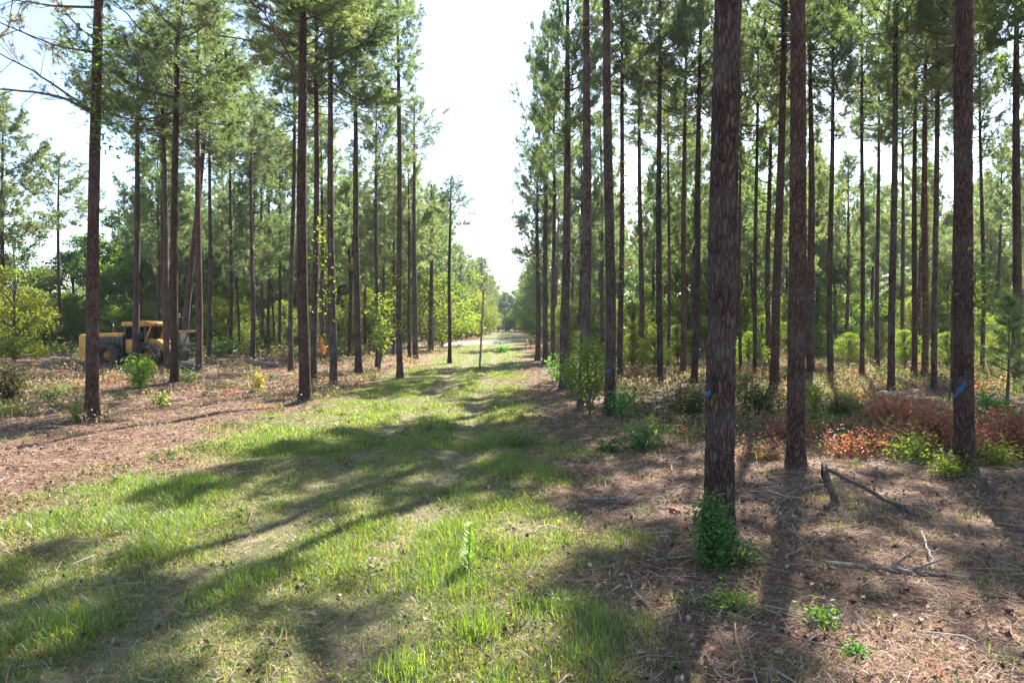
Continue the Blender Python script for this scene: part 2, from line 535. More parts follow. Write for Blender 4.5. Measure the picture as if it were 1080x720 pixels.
def trunk_mesh(seed, r0, H, sides=14, rings=46, amp=0.05, plates=0.0, mat=None, sweep=0.05):
    g = np.random.default_rng(seed)
    u = np.linspace(0, 1, rings)
    z = H * u ** 1.35
    z[0] = -0.25
    zz = np.maximum(z, 0)
    rad = r0 * (1 - 0.42 * (zz / H) - 0.46 * (zz / H) ** 3) + 0.55 * r0 * np.exp(-zz / 0.24) + 0.012
    a = np.linspace(0, 2 * np.pi, sides, endpoint=False)
    Z, Aa = np.meshgrid(zz, a, indexing='ij')
    cx, cy = np.cos(Aa), np.sin(Aa)
    n = fbm(cx * 1.6 + seed, cy * 1.6, Z * 0.9, seed=seed % 97, octaves=3) - 0.5
    rr = rad[:, None] * (1 + 2 * amp * n)
    root = (vnoise(cx * 2.2 + seed * 3, cy * 2.2, np.zeros_like(Z), seed=5) - 0.4) * np.exp(-Z / 0.18) * 0.55 * r0
    rr = rr + root
    if plates:
        p = np.abs(fbm(cx * r0 * 26 + 7, cy * r0 * 26, Z * 5.5, seed=31, octaves=2) - 0.5) * 2
        rr = rr + plates * (sstep(0.02, 0.22, p) - 0.6)
    ph = g.uniform(0, 6.28, 2)
    sx = sweep * np.sin(zz / H * 5 + ph[0]) * np.minimum(zz / 3, 1) * np.clip((H - zz) / H * 1.6, 0, 1)
    sy = sweep * np.sin(zz / H * 4 + ph[1]) * np.minimum(zz / 3, 1) * np.clip((H - zz) / H * 1.6, 0, 1)
    V = np.stack([rr * cx + sx[:, None], rr * cy + sy[:, None], np.repeat(z[:, None], sides, 1)], -1).reshape(-1, 3)
    i = np.arange(rings - 1)[:, None] * sides; j = np.arange(sides)[None, :]; k = (j + 1) % sides
    q = np.stack([i + j, i + k, i + sides + k, i + sides + j], -1).reshape(-1, 4)
    return mesh_np('trunk', V, q, mat or M_BARK, smooth=True)


CROWNS = [make_crown(100 + i, radius=2.75 + 0.15 * (i % 3), nb=[68, 76, 62, 72, 70, 60][i]) for i in range(6)]
CROWNS_FAR = [make_crown(200 + i, radius=2.75, nb=[54, 60, 48, 57][i], k=10, L=0.28, w=0.048, fill=1.0, detail=False) for i in range(4)]

G_FRONT = 'tall pines lining the trail and clearing'
PLACED = []          # (x, y) of every pine
# x base, y base, width px, x upper, y upper, pixel row of top (or None), pixel row of crown base (or None), crown radius factor, red bark, label
PINES = [
 (97, 443, 12.5, 103, 0, None, -8, 1.0, 1, 'stout reddish pine at the left of the clearing with long bare limbs'),
 (3, 378, 5, 3, 250, 112, 285, 1.15, 0, 'bushy pine cut by the left picture edge, behind the dark brush'),
 (61, 374, 4, 62, 200, 165, 245, 0.85, 0, 'thin lone pine with small round crown left of the stout reddish pine'),
 (143, 391, 7, 145, 150, None, 152, 1.0, 0, 'pine standing directly in front of the yellow machine cab'),
 (177, 392, 6.5, 172, 170, None, 165, 1.0, 0, 'straight pine just right of the yellow machine arms, behind the trunk beside it'),
 (184, 405, 8, 187, 60, None, 150, 1.1, 1, 'nearest pine of the cluster right of the yellow machine'),
 (193, 385, 7, 213, 165, None, 168, 0.9, 0, 'strongly leaning pine in the cluster right of the yellow machine'),
 (210, 393, 7, 209, 165, None, 160, 1.0, 1, 'upright pine crossing in front of the leaning pine'),
 (221, 380, 5, 221, 250, None, 190, 0.9, 0, 'slim pine right of the leaning pine cluster'),
 (243, 373, 4, 243, 250, None, 190, 0.9, 0, 'far thin pine midway between the leaning pine and the grey fallen log'),
 (266, 380, 4.3, 265, 170, None, 190, 0.9, 0, 'thin pine standing just behind the grey fallen log in the clearing'),
 (276, 374, 3.2, 276, 250, None, 205, 0.9, 0, 'very thin far pine right behind the grey fallen log'),
 (283, 374, 3.4, 283, 250, None, 200, 0.9, 0, 'far slim pine right of the grey fallen log beside a thinner one'),
 (295, 374, 3.2, 295, 250, None, 205, 0.9, 0, 'far slim pine left of the darker pine before the thick trailside trunk'),
 (307, 392, 5, 309, 200, None, 170, 0.9, 0, 'dark slender pine just left of the thick reddish trailside pine'),
 (322, 425, 12, 319, 10, None, 62, 1.1, 1, 'thick reddish pine nearest the trail on the left with arching lower limb'),
 (331, 405, 7, 333, 120, None, 130, 0.9, 0, 'pine half hidden just behind the thick reddish trailside pine'),
 (352, 408, 8, 349, 110, None, 108, 1.0, 0, 'second pine along the left trail edge, right of the thick reddish one'),
 (378, 395, 7.5, 374, 20, None, 140, 0.8, 0, 'tall dark pine in the left row with trunk visible high into its crown'),
 (398, 388, 4.2, 397, 160, 95, 215, 0.6, 0, 'thin pine between the two tall dark pines of the left row'),
 (422, 400, 6.5, 420, 110, None, 120, 0.45, 0, 'tall pine by the left grass edge with leafy sprouts on its lower trunk'),
 (438, 379, 5.5, 437, 170, 103, 172, 0.62, 0, 'pine with a small flat crown standing against the white sky left of the gap'),
 (455, 372, 5, 455, 250, 195, 265, 0.55, 0, 'pine farther along the left row behind the small flat crowned one'),
 (474, 383, 4, 475, 240, 188, 238, 0.42, 0, 'slim pine with tiny tuft crown, last on the left before the sky gap'),
 (567, 380, 5.2, 567, 240, 158, 290, 0.62, 0, 'shorter pine first at the right side of the sky gap'),
 (575, 384, 5.6, 577, 150, 20, 230, 0.6, 0, 'pine behind the first thick trunk right of the gap, second in its row'),
 (584, 387, 5, 584, 100, 85, 210, 0.6, 0, 'slim pine between the gap pines and the thick trunk before the sapling'),
 (595, 411, 10, 598, 100, -40, 185, 0.62, 0, 'thick pine right of the gap, left of the leafy trailside sapling'),
 (615, 430, 10.5, 619, 0, None, -30, 0.75, 0, 'tall straight pine rising behind the leafy trailside sapling'),
 (643, 440, 11.2, 641, 0, None, -20, 1.0, 0, 'pine with faint blue paint smear, right of the leafy trailside sapling'),
 (654, 402, 6, 656, 60, None, 100, 0.9, 0, 'slimmer pine close behind the pine with the faint blue smear'),
 (676, 388, 6, 675, 200, None, 150, 0.9, 0, 'shaded pine behind the pale green low bush'),
 (696, 405, 6.5, 696, 115, None, 120, 0.9, 0, 'slim dark pine midway between blue smeared pine and the foreground pine'),
 (705, 386, 3.6, 705, 250, None, 180, 0.9, 0, 'very thin far pine just right of the slim dark midway pine'),
 (720, 398, 6, 722, 200, None, 150, 0.9, 1, 'reddish pine left of the foreground pine, paired with a darker one'),
 (732, 406, 7, 737, 150, None, 130, 0.9, 0, 'dark pine tucked against the left side of the foreground pine'),
 (758, 588, 30, 768, 0, None, -60, 1.0, 0, 'large foreground pine with furrowed bark, blue dab and green plant at its foot'),
 (781, 394, 3.2, 781, 250, None, 190, 0.9, 0, 'very thin pine right behind the foreground pine'),
 (796, 396, 4.2, 798, 200, None, 160, 0.9, 0, 'thin pine second right of the foreground pine, above the dark brush'),
 (817, 415, 9, 823, 165, None, 110, 1.0, 1, 'reddish mid distance pine leaning slightly right, left of the dark front pine'),
 (839, 497, 17.5, 840, 0, None, -40, 1.0, 1, 'dark front pine right of the foreground pine casting a shadow toward the camera'),
 (855, 397, 8, 854, 0, None, 40, 1.1, 0, 'pine whose trunk peeks out right behind the dark front pine'),
 (876, 398, 6, 877, 230, None, 150, 0.9, 0, 'pine above the green tuft of tall grass on the right'),
 (909, 397, 4.5, 909, 220, None, 150, 0.9, 0, 'slim pine left of the red dead brush in the right stand'),
 (925, 388, 4.5, 926, 220, None, 150, 0.9, 0, 'far slim pine directly left of the pine behind the cut logs'),
 (940, 417, 7, 944, 60, None, 85, 1.0, 0, 'clear pine standing right behind the pale cut logs'),
 (952, 384, 4, 952, 240, None, 170, 0.9, 0, 'far thin pine right of the pine behind the cut logs'),
 (964, 398, 5.5, 965, 220, None, 150, 0.9, 0, 'middle pine of the three right of the cut logs, left of the vine covered one'),
 (975, 401, 6.5, 976, 150, None, 130, 0.9, 1, 'slim pine wrapped in reddish climbing vine right of the cut logs'),
 (985, 413, 5.6, 988, 120, None, 120, 0.9, 0, 'slim dark pine just right of the vine wrapped pine'),
 (1006, 422, 5.5, 1006, 200, None, 110, 0.9, 0, 'pine half hidden behind the left side of the blue slashed pine'),
 (1017, 500, 18.5, 1016, 0, None, -40, 1.0, 1, 'thick front pine at the right with a bold blue paint slash'),
 (1036, 397, 4, 1035, 250, None, 180, 0.9, 0, 'thin far pine right of the blue slashed pine'),
 (1070, 408, 9, 1073, 0, None, 20, 1.0, 0, 'dark pine nearest the right picture edge'),
]

tree_by_label = {}


def place_pine(i, spec):
    xb, yb, w, xt, yt, topy, cby, rf, red, label = spec
    g = np.random.default_rng(900 + i)
    p = ground_at(xb, yb)
    up = at_depth(xt, yt, p.y) - p
    up.normalize()
    dist = p.y
    r0 = 0.5 * w / F * dist * 0.93
    H = at_depth(xt, topy, p.y).z if topy is not None else 17.6 + g.uniform(-1.2, 1.6)
    hb = at_depth(xt, cby, p.y).z if cby is not None else 9.5 + g.uniform(-1, 1)
    if dist < 20: hb = max(hb, 10.0)
    hb = min(hb, H - 2.6)
    root = empty('pine_tree', p)
    root.rotation_mode = 'QUATERNION'
    root.rotation_quaternion = Vector((0, 0, 1)).rotation_difference(up)
    near = dist < 24
    if i == 36:
        me = trunk_mesh(i + 1, r0, H, 72, 420, amp=0.035, plates=0.016, mat=M_BARK, sweep=0.03)
    elif dist < 13:
        me = trunk_mesh(i + 1, r0, H, 48, 260, amp=0.04, plates=0.014, mat=M_BARK_RED if red else M_BARK, sweep=0.03)
    else:
        me = trunk_mesh(i + 1, r0, H, 18 if near else 12, 60 if near else 36, amp=0.07, mat=M_BARK_RED if red else M_BARK, sweep=0.06)
    link('trunk', me, root)
    cm, bm = (CROWNS[(i * 5 + 1) % 6] if dist < 48 else CROWNS_FAR[i % 4])
    sc = ((0.98 + g.uniform(-0.1, 0.12)) * rf, (0.98 + g.uniform(-0.1, 0.12)) * rf, (H - hb) / HC * 1.01)
    rz = g.uniform(0, 6.28)
    if xb > 640: sc = (sc[0] * 0.88, sc[1] * 0.88, sc[2])
    if xb > 770 and dist > 18: sc = (sc[0] * 0.92, sc[1] * 0.92, sc[2])
    for nm, m in (('branches', bm), ('crown', cm)):
        o = link(nm, m, root)
        o.location = (0, 0, hb); o.scale = sc; o.rotation_euler = (0, 0, rz)
    tag(root, label, 'pine tree', G_FRONT)
    PLACED.append((p.x, p.y))
    tree_by_label[i] = (root, p, r0, H, hb)
    return root


for i, s in enumerate(PINES):
    place_pine(i, s)


for root_, p_, r_, _, _ in tree_by_label.values():
    if p_.y < 30: MOUNDS.append((p_.x, p_.y, r_ + 0.06))


def inv(root):
    q = root.rotation_quaternion.to_matrix().to_4x4()
    return (Matrix.Translation(root.location) @ q).inverted()


def limb(idx, pix, r=0.04, twigs=12, needles=True, seed=0, dy=0.0):
    """a long lower limb traced through photo points at the tree's own depth, spreading in depth"""
    root, p, r0, H, hb = tree_by_label[idx]
    g = np.random.default_rng(seed + 50)
    iv = inv(root)
    pts = []
    for k, (x, y) in enumerate(pix):
        f = k / (len(pix) - 1)
        pts.append(iv @ at_depth(x, y, p.y + dy * f))
    pts = np.array(pts, float)
    s = np.linspace(0, 1, len(pts)); ss = np.linspace(0, 1, 14)
    P = np.stack([np.interp(ss, s, pts[:, c]) for c in range(3)], 1)
    P[1:-1] = (P[:-2] + P[1:-1] * 2 + P[2:]) / 4
    P += g.normal(0, 0.015, P.shape) * ss[:, None]
    mb = MB(); mb.tube(P, np.linspace(r, r * 0.3, 14), 7)
    C, A = [], []
    tot = np.linalg.norm(P[-1] - P[0])
    for q in range(twigs):
        u = g.uniform(0.25, 1.0); b = np.array([np.interp(u, ss, P[:, c]) for c in range(3)])
        ax = unit(P[-1] - P[0]); d = unit(ax + g.normal(0, 0.7, 3) + np.array([0, 0, 0.25])); tl = g.uniform(0.3, 0.33 * tot + 0.3)
        m = b + d * tl * 0.5 + g.normal(0, 0.05, 3); e = m + unit(d + g.normal(0, 0.3, 3)) * tl * 0.5
        mb.tube(np.stack([b, m, e]), [0.011, 0.008, 0.004], 4, cap=False)
        for z in range(3):
            d2 = unit(d + g.normal(0, 0.6, 3)); bb = b + (e - b) * g.uniform(0.3, 1); ee = bb + d2 * tl * 0.4
            mb.tube(np.stack([bb, (bb + ee) / 2 + g.normal(0, 0.02, 3), ee]), [0.006, 0.005, 0.003], 3, cap=False)
            if needles:
                for f in (0.6, 0.8, 1.0):
                    C.append(bb + (ee - bb) * f); A.append(d2)
    o = mb.obj('limb', M_TWIG, root, smooth=True)
    if needles and C:
        V, Fc, col = needle_tufts(np.array(C), unit(np.array(A)), 12, 0.18, 0.014, g, [(0.12, 0.095, 0.06), (0.07, 0.085, 0.035), (0.14, 0.10, 0.07)])
        link('needles', mesh_np('needles', V, Fc, M_NEEDLE, col), o)


limb(0, [(97, 119), (70, 104), (40, 97), (0, 95), (-25, 90)], 0.042, 8, False, 1, -1.0)
limb(0, [(97, 117), (60, 92), (30, 72), (0, 57), (-20, 50)], 0.034, 10, True, 2, 1.0)
limb(0, [(98, 55), (70, 51), (40, 42), (0, 23), (-20, 12)], 0.03, 12, True, 3, -0.5)
limb(0, [(98, 40), (82, 28), (64, 8), (50, -15)], 0.03, 12, True, 4, 0.8)
limb(0, [(101, 8), (60, 7), (25, 2), (-5, -2)], 0.034, 12, True, 5, 0.0)
limb(15, [(320, 85), (300, 58), (262, 42), (215, 36)], 0.04, 10, True, 6, 0.6)
limb(15, [(320, 90), (303, 55), (285, 25), (272, 5)], 0.04, 12, True, 7, -0.6)
limb(41, [(856, 48), (878, 32), (905, 10), (925, 2)], 0.045, 8, True, 8, 0.5)
limb(41, [(856, 53), (885, 50), (915, 44), (945, 45)], 0.04, 8, True, 9, -0.5)
limb(41, [(856, 33), (880, 52), (900, 70), (925, 84)], 0.05, 8, True, 10, 0.2)


def paint_patch(idx, px, py, wpx, hpx, slant, seed):
    """blue sprayed mark: a thin shell hugging the front of the trunk"""
    root, p, r0, H, hb = tree_by_label[idx]
    iv = inv(root)
    dirc = Vector((-p.x, -p.y, 0)).normalized()
    g = np.random.default_rng(seed)
    tm = [c for c in root.children if c.name.startswith('trunk')][0].data
    from mathutils.bvhtree import BVHTree
    bvh = BVHTree.FromPolygons([v.co.copy() for v in tm.vertices], [tuple(pl.vertices) for pl in tm.polygons])
    nu, nv = 44, 26
    V = []
    ci = iv @ Vector((0, 0, CAM_H))
    for a in range(nu):
        for b in range(nv):
            u = a / (nu - 1); v = b / (nv - 1) - 0.5
            wob = math.sin(u * 9 + seed) * 0.25 + math.sin(u * 31 + seed * 3) * 0.12
            tap = (0.30 + 0.45 * u + 0.25 * vnoise(np.array([u * 9.0]), np.array([seed * 3.7]))[0]) * min(1.0, 6 * u + 0.2, 5 * (1 - u) + 0.35)
            x = px + (u - 0.5) * wpx; y = py - slant * (u - 0.5) * hpx + (v * tap + wob * 0.12) * hpx * 0.55
            tgt = iv @ at_depth(x, y, p.y)
            hit, nrm, _, _ = bvh.ray_cast(ci, (tgt - ci).normalized())
            V.append(None if hit is None else hit - (tgt - ci).normalized() * 0.007)
    fs = [(a * nv + b, (a + 1) * nv + b, (a + 1) * nv + b + 1, a * nv + b + 1) for a in range(nu - 1) for b in range(nv - 1)]
    fs = [f for f in fs if all(V[k] is not None for k in f)]
    used = sorted({k for f in fs for k in f}); mp = {k: n for n, k in enumerate(used)}
    if not fs: return
    o = link('paint_mark', mesh_np('paint_mark', np.array([V[k] for k in used]), np.array([[mp[k] for k in f] for f in fs]), M_PAINT, smooth=True), root)


paint_patch(51, 1012, 411, 14, 22, 0.75, 1)
paint_patch(36, 746.5, 415, 6, 15, 0.2, 2)
paint_patch(29, 641, 391, 6, 8, 0.1, 3)

# ---- the stand behind: full copies of four prototype pines
G_R = 'slim pines deep in the stand right of the trail'
G_L = 'slim pines in the background left of the trail'
G_F = 'distant pines beyond the pale road at the end of the trail'
protos = []
for k in range(5):
    root = empty('pine_tree', (0, 0, 0))
    H = [17.5, 16.2, 18.4, 15.0, 17.0][k]; hb = [7.0, 5.8, 7.8, 4.8, 6.8][k]
    link('trunk', trunk_mesh(300 + k, [0.135, 0.12, 0.15, 0.11, 0.14][k], H, 9, 26, amp=0.07, mat=M_BARK_RED if k == 2 else M_BARK, sweep=0.09), root)
    cm, bm = CROWNS_FAR[k % 4]
    for nm, m in (('branches', bm), ('crown', cm)):
        o = link(nm, m, root); o.location = (0, 0, hb); o.scale = (0.98, 0.98, (H - hb) / HC); o.rotation_euler = (0, 0, k * 1.3)
    protos.append([root, False])

grp_label = {G_R: 'slim pine among the many deep in the stand right of the trail',
             G_L: 'slim pine among those in the background left of the trail',
             G_F: 'distant pine beyond the pale road at the end of the trail'}
g = np.random.default_rng(77)


def stand_pine(x, y, group, scale=1.0):
    k = int(g.integers(0, 5))
    root, usedp = protos[k]
    o = root if not usedp else copy_tree(root)
    protos[k][1] = True
    o.location = (x, y, ghf(x, y))
    o.rotation_mode = 'XYZ'
    o.rotation_euler = (g.normal(0, 0.015), g.normal(0, 0.015), g.uniform(0, 6.28))
    s = scale * g.uniform(0.9, 1.1)
    wd = (0.80 if y < 52 else 0.92) if group == G_R and y < 80 else 1.0
    o.scale = (s, s, s * g.uniform(0.93, 1.07))
    for ch in o.children:
        if not ch.name.startswith('trunk'): ch.scale = (0.98 * wd, 0.98 * wd, ch.scale[2])
    tag(o, grp_label[group], 'pine tree', group)
    PLACED.append((x, y))


def free(x, y, dmin):
    a = np.array(PLACED)
    return np.min((a[:, 0] - x) ** 2 + (a[:, 1] - y) ** 2) > dmin * dmin


n_r = n_l = 0
for _ in range(6000):
    y = 110 * math.sqrt(g.uniform((40 / 110) ** 2, 1)); x = g.uniform(3.6, 0.80 * y + 2)
    if n_r < 104 and free(x, y, 3.9):
        stand_pine(x, y, G_R); n_r += 1
for _ in range(6000):
    y = g.uniform(46, 105); x = g.uniform(-0.56 * y, -7.0)
    if x < -0.60 * y: continue
    ry = 54 + max(0, (x + 26)) * 2.0       # nearer than the road only
    if y > ry + 2 and y < ry + 9: continue
    if n_l < 78 and free(x, y, 3.6):
        stand_pine(x, y, G_L, 0.92); n_l += 1
for k in range(16):
    y = 122 + k * 8.5; x = -5.4 - g.uniform(0, 4.5) - (0 if k % 2 else 6) * g.uniform(0.5, 1)
    stand_pine(x, y, G_F, 0.93)
for k in range(12):
    y = 112 + k * 10; x = 3.4 + g.uniform(0, 1.8)
    stand_pine(x, y, G_F, 0.93)
# neighbours just outside the right edge of the view
G_O = 'pines just beyond the right edge of the view'
grp_label[G_O] = 'pine just beyond the right edge of the view'
for x, y in ((13.5, 14.0), (17.5, 19.5), (22, 25), (15.5, 9.0)):
    stand_pine(x, y, G_O)

# ----------------------------------------------------------------------------- far woods (one mass)
def far_woods():
    g = np.random.default_rng(5)
    tr = MB(); VV, FF, TT, n0 = [], [], [], 0
    spots = []
    while len(spots) < 430:
        y = g.uniform(108, 250); x = g.uniform(-0.9 * y, 0.9 * y)
        if -5.5 < x < 3.2 and y < 236: continue
        if x < -60 and y < 125: continue
        spots.append((x, y))
    for k in range(60): spots.append((g.uniform(-24, 24), g.uniform(238, 262)))
    for k in range(110):
        y = g.uniform(58, 120); x = (-1 if k % 2 else 1) * (0.80 * y + g.uniform(2, 60)); spots.append((x, y))
    for x, y in spots:
        z0 = ghf(x, y); H = g.uniform(12.5, 16.5)
        low = g.random() < (0.65 if y < 200 else 0.85)
        b0 = 0.3 if low else H * 0.45
        m = 420
        u = g.uniform(0, 1, m); ang = g.uniform(0, 6.28, m)
        rr = (1.6 + 1.2 * np.sin(np.pi * np.clip(u * 0.9 + 0.1, 0, 1))) * np.sqrt(g.uniform(0.05, 1, m)) * (1 - 0.45 * u)
        P = np.stack([x + rr * np.cos(ang), y + rr * np.sin(ang), z0 + b0 + (H - b0) * u], 1)
        pal = [(0.05, 0.08, 0.03), (0.07, 0.10, 0.035), (0.06, 0.085, 0.045)] if not low else [(0.07, 0.12, 0.03), (0.09, 0.14, 0.035), (0.05, 0.09, 0.03)]
        V, Fc, col = leaves(P, 0.55, g, pal)
        VV.append(V); FF.append(Fc + n0); TT.append(col); n0 += len(V)
        # trunk as a slim five sided tube in the same mass
        a = np.linspace(0, 2 * np.pi, 5, endpoint=False)
        ring = lambda z, r: np.stack([x + r * np.cos(a), y + r * np.sin(a), np.full(5, z)], 1)
        V = np.concatenate([ring(z0 - 0.2, 0.16), ring(z0 + H * 0.95, 0.05)])
        i = np.arange(5); k = (i + 1) % 5
        FF.append(np.concatenate([np.stack([i, k, k + 5], 1), np.stack([i, k + 5, i + 5], 1)]) + n0)
        VV.append(V); TT.append(np.tile([[0.10, 0.075, 0.06]], (10, 1))); n0 += 10
    o = link('far_woods', mesh_np('far_woods', np.concatenate(VV), np.concatenate(FF), M_LEAF, np.concatenate(TT)))
    tag(o, 'hazy far woods closing the view behind the pine stands', 'woods', kind='stuff')


far_woods()

# ----------------------------------------------------------------------------- broadleaf trees behind the clearing
def broadleaf_proto(seed, H, rad, n_leaf, leaf, pal, low=0.12):
    g = np.random.default_rng(seed)
    root = empty('broadleaf_tree')
    tr = MB()
    s = np.linspace(0, 1, 8)
    pts = np.stack([0.25 * np.sin(s * 3 + seed) * s, 0.2 * np.cos(s * 2.3 + seed) * s, s * H * 0.85], 1); pts[0, 2] = -0.2
    tr.tube(pts, np.linspace(0.02 * H, 0.03, 8), 8)
    cl = []
    for i in range(46):
        t = low + (1 - low) * g.uniform(0, 1) ** 0.85
        az = i * 2.4 + g.normal(0, 0.3)
        prof = math.sin(math.pi * min(1, (t - low) / (1 - low) * 0.82 + 0.18)) ** 0.6
        ln = rad * prof * g.uniform(0.45, 1.1)
        b = np.array([np.interp(max(0.05, t - 0.18), s, pts[:, c]) for c in range(3)])
        e = np.array([math.cos(az) * ln, math.sin(az) * ln, H * t * 0.98])
        mid = (b + e) / 2 + np.array([0, 0, -0.1 * ln])
        tr.tube(np.stack([b, mid, e]), [0.05, 0.035, 0.012], 4, cap=False)
        cl.append((e, 0.42 + 0.18 * ln + g.uniform(0, 0.3)))
        if ln > 1.2: cl.append(((mid + e) / 2 + g.normal(0, 0.2, 3), 0.5))
    w = np.array([c[1] ** 2 for c in cl]); w /= w.sum()
    ids = g.choice(len(cl), n_leaf, p=w)
    cen = np.array([c[0] for c in cl])[ids]; rr = np.array([c[1] for c in cl])[ids]
    P = cen + unit(g.normal(size=(n_leaf, 3))) * (rr * g.uniform(0.2, 1, n_leaf) ** 0.6)[:, None] * np.array([1.15, 1.15, 0.75])
    P[:, 2] = np.maximum(P[:, 2], 0.15)
    V, Fc, col = leaves(P, leaf, g, pal, clump=ids)
    tr.obj('trunk', M_BARK2, root, smooth=True)
    link('crown', mesh_np('leaves', V, Fc, M_LEAF, col), root)
    return root


PAL_G = [(0.050, 0.105, 0.024), (0.070, 0.130, 0.028), (0.040, 0.085, 0.026), (0.095, 0.150, 0.032)]
PAL_Y = [(0.10, 0.145, 0.030), (0.13, 0.165, 0.035), (0.075, 0.125, 0.028), (0.15, 0.17, 0.04)]
PAL_D = [(0.035, 0.075, 0.024), (0.05, 0.095, 0.028), (0.03, 0.06, 0.022)]
bl = [broadleaf_proto(1, 11.5, 3.6, 9000, 0.27, PAL_G, 0.06), broadleaf_proto(2, 9.5, 3.2, 8000, 0.25, PAL_Y, 0.06), broadleaf_proto(3, 12.5, 4.0, 9000, 0.30, PAL_D, 0.05), broadleaf_proto(4, 6.0, 2.4, 6000, 0.20, PAL_Y, 0.03)]
bl_used = [False] * 4
G_B = 'leafy trees walling the far side of the clearing'
kinds_lab = ['full mid green leafy tree in the wall of woods behind the clearing', 'yellowish green leafy tree in the wall of woods behind the clearing',
             'tall dark green leafy tree in the wall of woods behind the clearing', 'low bright leafy tree at the foot of the woods behind the clearing']
g = np.random.default_rng(31)


def bleaf(x, y, k, s, lab=None, group=G_B):
    o = bl[k] if not bl_used[k] else copy_tree(bl[k])
    bl_used[k] = True
    o.location = (x, y, ghf(x, y)); o.rotation_euler = (0, 0, g.uniform(0, 6.28)); o.scale = (s, s, s * g.uniform(0.9, 1.1))
    if o.get('group'): del o['group']
    tag(o, lab or kinds_lab[k], 'leafy tree', group)


shrub_row = []
# px, distance, kind, scale
for px, y, k, s in [(-20, 62, 0, .9), (15, 70, 2, .95), (48, 64, 1, .9), (80, 72, 2, 1.0), (105, 66, 0, 1.0), (128, 74, 2, 1.05), (150, 65, 0, .95), (172, 72, 2, 1.0),
                    (195, 66, 1, 1.0), (215, 76, 2, 1.05), (238, 70, 0, 1.1), (258, 78, 2, 1.0), (275, 72, 1, .95), (295, 80, 0, 1.1), (315, 76, 1, 1.0), (335, 84, 2, 1.1), (352, 80, 0, 1.1), (372, 90, 0, 1.2),
                    (390, 86, 1, 1.1), (408, 96, 2, 1.2), (425, 92, 0, 1.2), (445, 100, 1, 1.15), (30, 58, 3, 1.0), (70, 60, 3, .8), (118, 60, 3, .7), (160, 61, 3, .7), (228, 62, 3, .8), (252, 63, 3, .7), (300, 68, 3, .8), (345, 72, 3, .8), (384, 76, 3, 1.0), (410, 72, 3, .9)]:
    bleaf((px - 540) / F * y, y, k, s)
for k in range(16):
    px = -10 + k * 27; yy = 51.0 + max(0, px - 290) * 0.05
    shrub_row.append((px, yy))
bleaf((14 - 540) / F * 44, 44, 1, 0.62, 'yellow green young tree at the left picture edge before the dark woods', None)
bleaf((452 - 540) / F * 62, 62, 3, 1.15, 'yellow green vine draped tree beside the left row near the sky gap', None)
bleaf((466 - 540) / F * 74, 74, 3, 1.35, 'tall yellow green leafy tree at the left of the sky gap before the road', None)
G_U = 'leafy understorey trees scattered in the right stand'
kinds_lab2 = 'leafy understorey tree among the far trunks of the right stand'
for px, y, k, s in [(600, 60, 3, .7), (640, 58, 3, .8), (668, 50, 3, .7), (690, 70, 3, .9), (725, 64, 3, .8), (770, 75, 3, .9), (800, 60, 3, .65), (835, 80, 3, 1.0), (870, 85, 1, .8), (900, 70, 3, .8), (935, 80, 3, 1.0), (965, 62, 3, .8), (1000, 70, 1, .8), (1040, 55, 3, .9), (1062, 62, 1, .8), (1085, 50, 3, .9), (625, 85, 1, .8), (710, 92, 1, .9), (790, 95, 0, .9), (1010, 95, 0, .9), (950, 100, 1, 1.0)]:
    bleaf((px - 540) / F * y, y, k, s, kinds_lab2, G_U)
for k in range(26):
    y = g.uniform(52, 100); px = 590 + k * 19 + g.uniform(-12, 12)
    bleaf((px - 540) / F * y, y, [3, 1, 3, 0][k % 4], g.uniform(0.7, 1.05), kinds_lab2, G_U)
for k in range(13):
    bleaf(-14 + k * 1.9 + g.uniform(-.6, .6), 218 + 14 * g.uniform(0, 1) + (14 if k % 2 else 0), 2 if k % 3 else 0, g.uniform(0.95, 1.2), 'dark leafy tree closing the far end of the trail', 'dark leafy trees closing the far end of the trail')
for px, y, s_ in [(690, 33, .30), (715, 42, .42), (790, 36, .34), (805, 48, .5), (865, 44, .4), (895, 38, .34), (930, 46, .45), (955, 36, .36), (1000, 34, .36), (1035, 42, .5), (1058, 36, .4), (1082, 30, .34), (668, 36, .32), (600, 45, .4)]:
    bleaf((px - 540) / F * y, y, 3, s_, 'small bright leafy sapling between the trunks of the right stand', 'small leafy saplings in the right stand')
G_E = 'leafy trees flanking the trail beyond the pale road'
for k in range(13):
    bleaf(-6.0 - g.uniform(0, 3), 112 + k * 9.5, 3 if k % 3 else 1, g.uniform(1.0, 1.35), 'leafy tree flanking the trail beyond the pale road', G_E)
    bleaf(3.6 + g.uniform(0, 3), 104 + k * 9.5, 3 if k % 3 else 0, g.uniform(0.85, 1.25), 'leafy tree flanking the trail beyond the pale road', G_E)


# ----------------------------------------------------------------------------- ground
def axis(lo_dense, hi_dense, step, lo, hi, grow):
    a = list(np.arange(lo_dense, hi_dense + 1e-6, step))
    s = step
    while a[-1] < hi:
        s *= grow; a.append(min(a[-1] + s, hi))
    b = []; s = step; v = lo_dense
    while v > lo:
        s *= grow; v = max(v - s, lo); b.append(v)
    return np.array(b[::-1] + a)


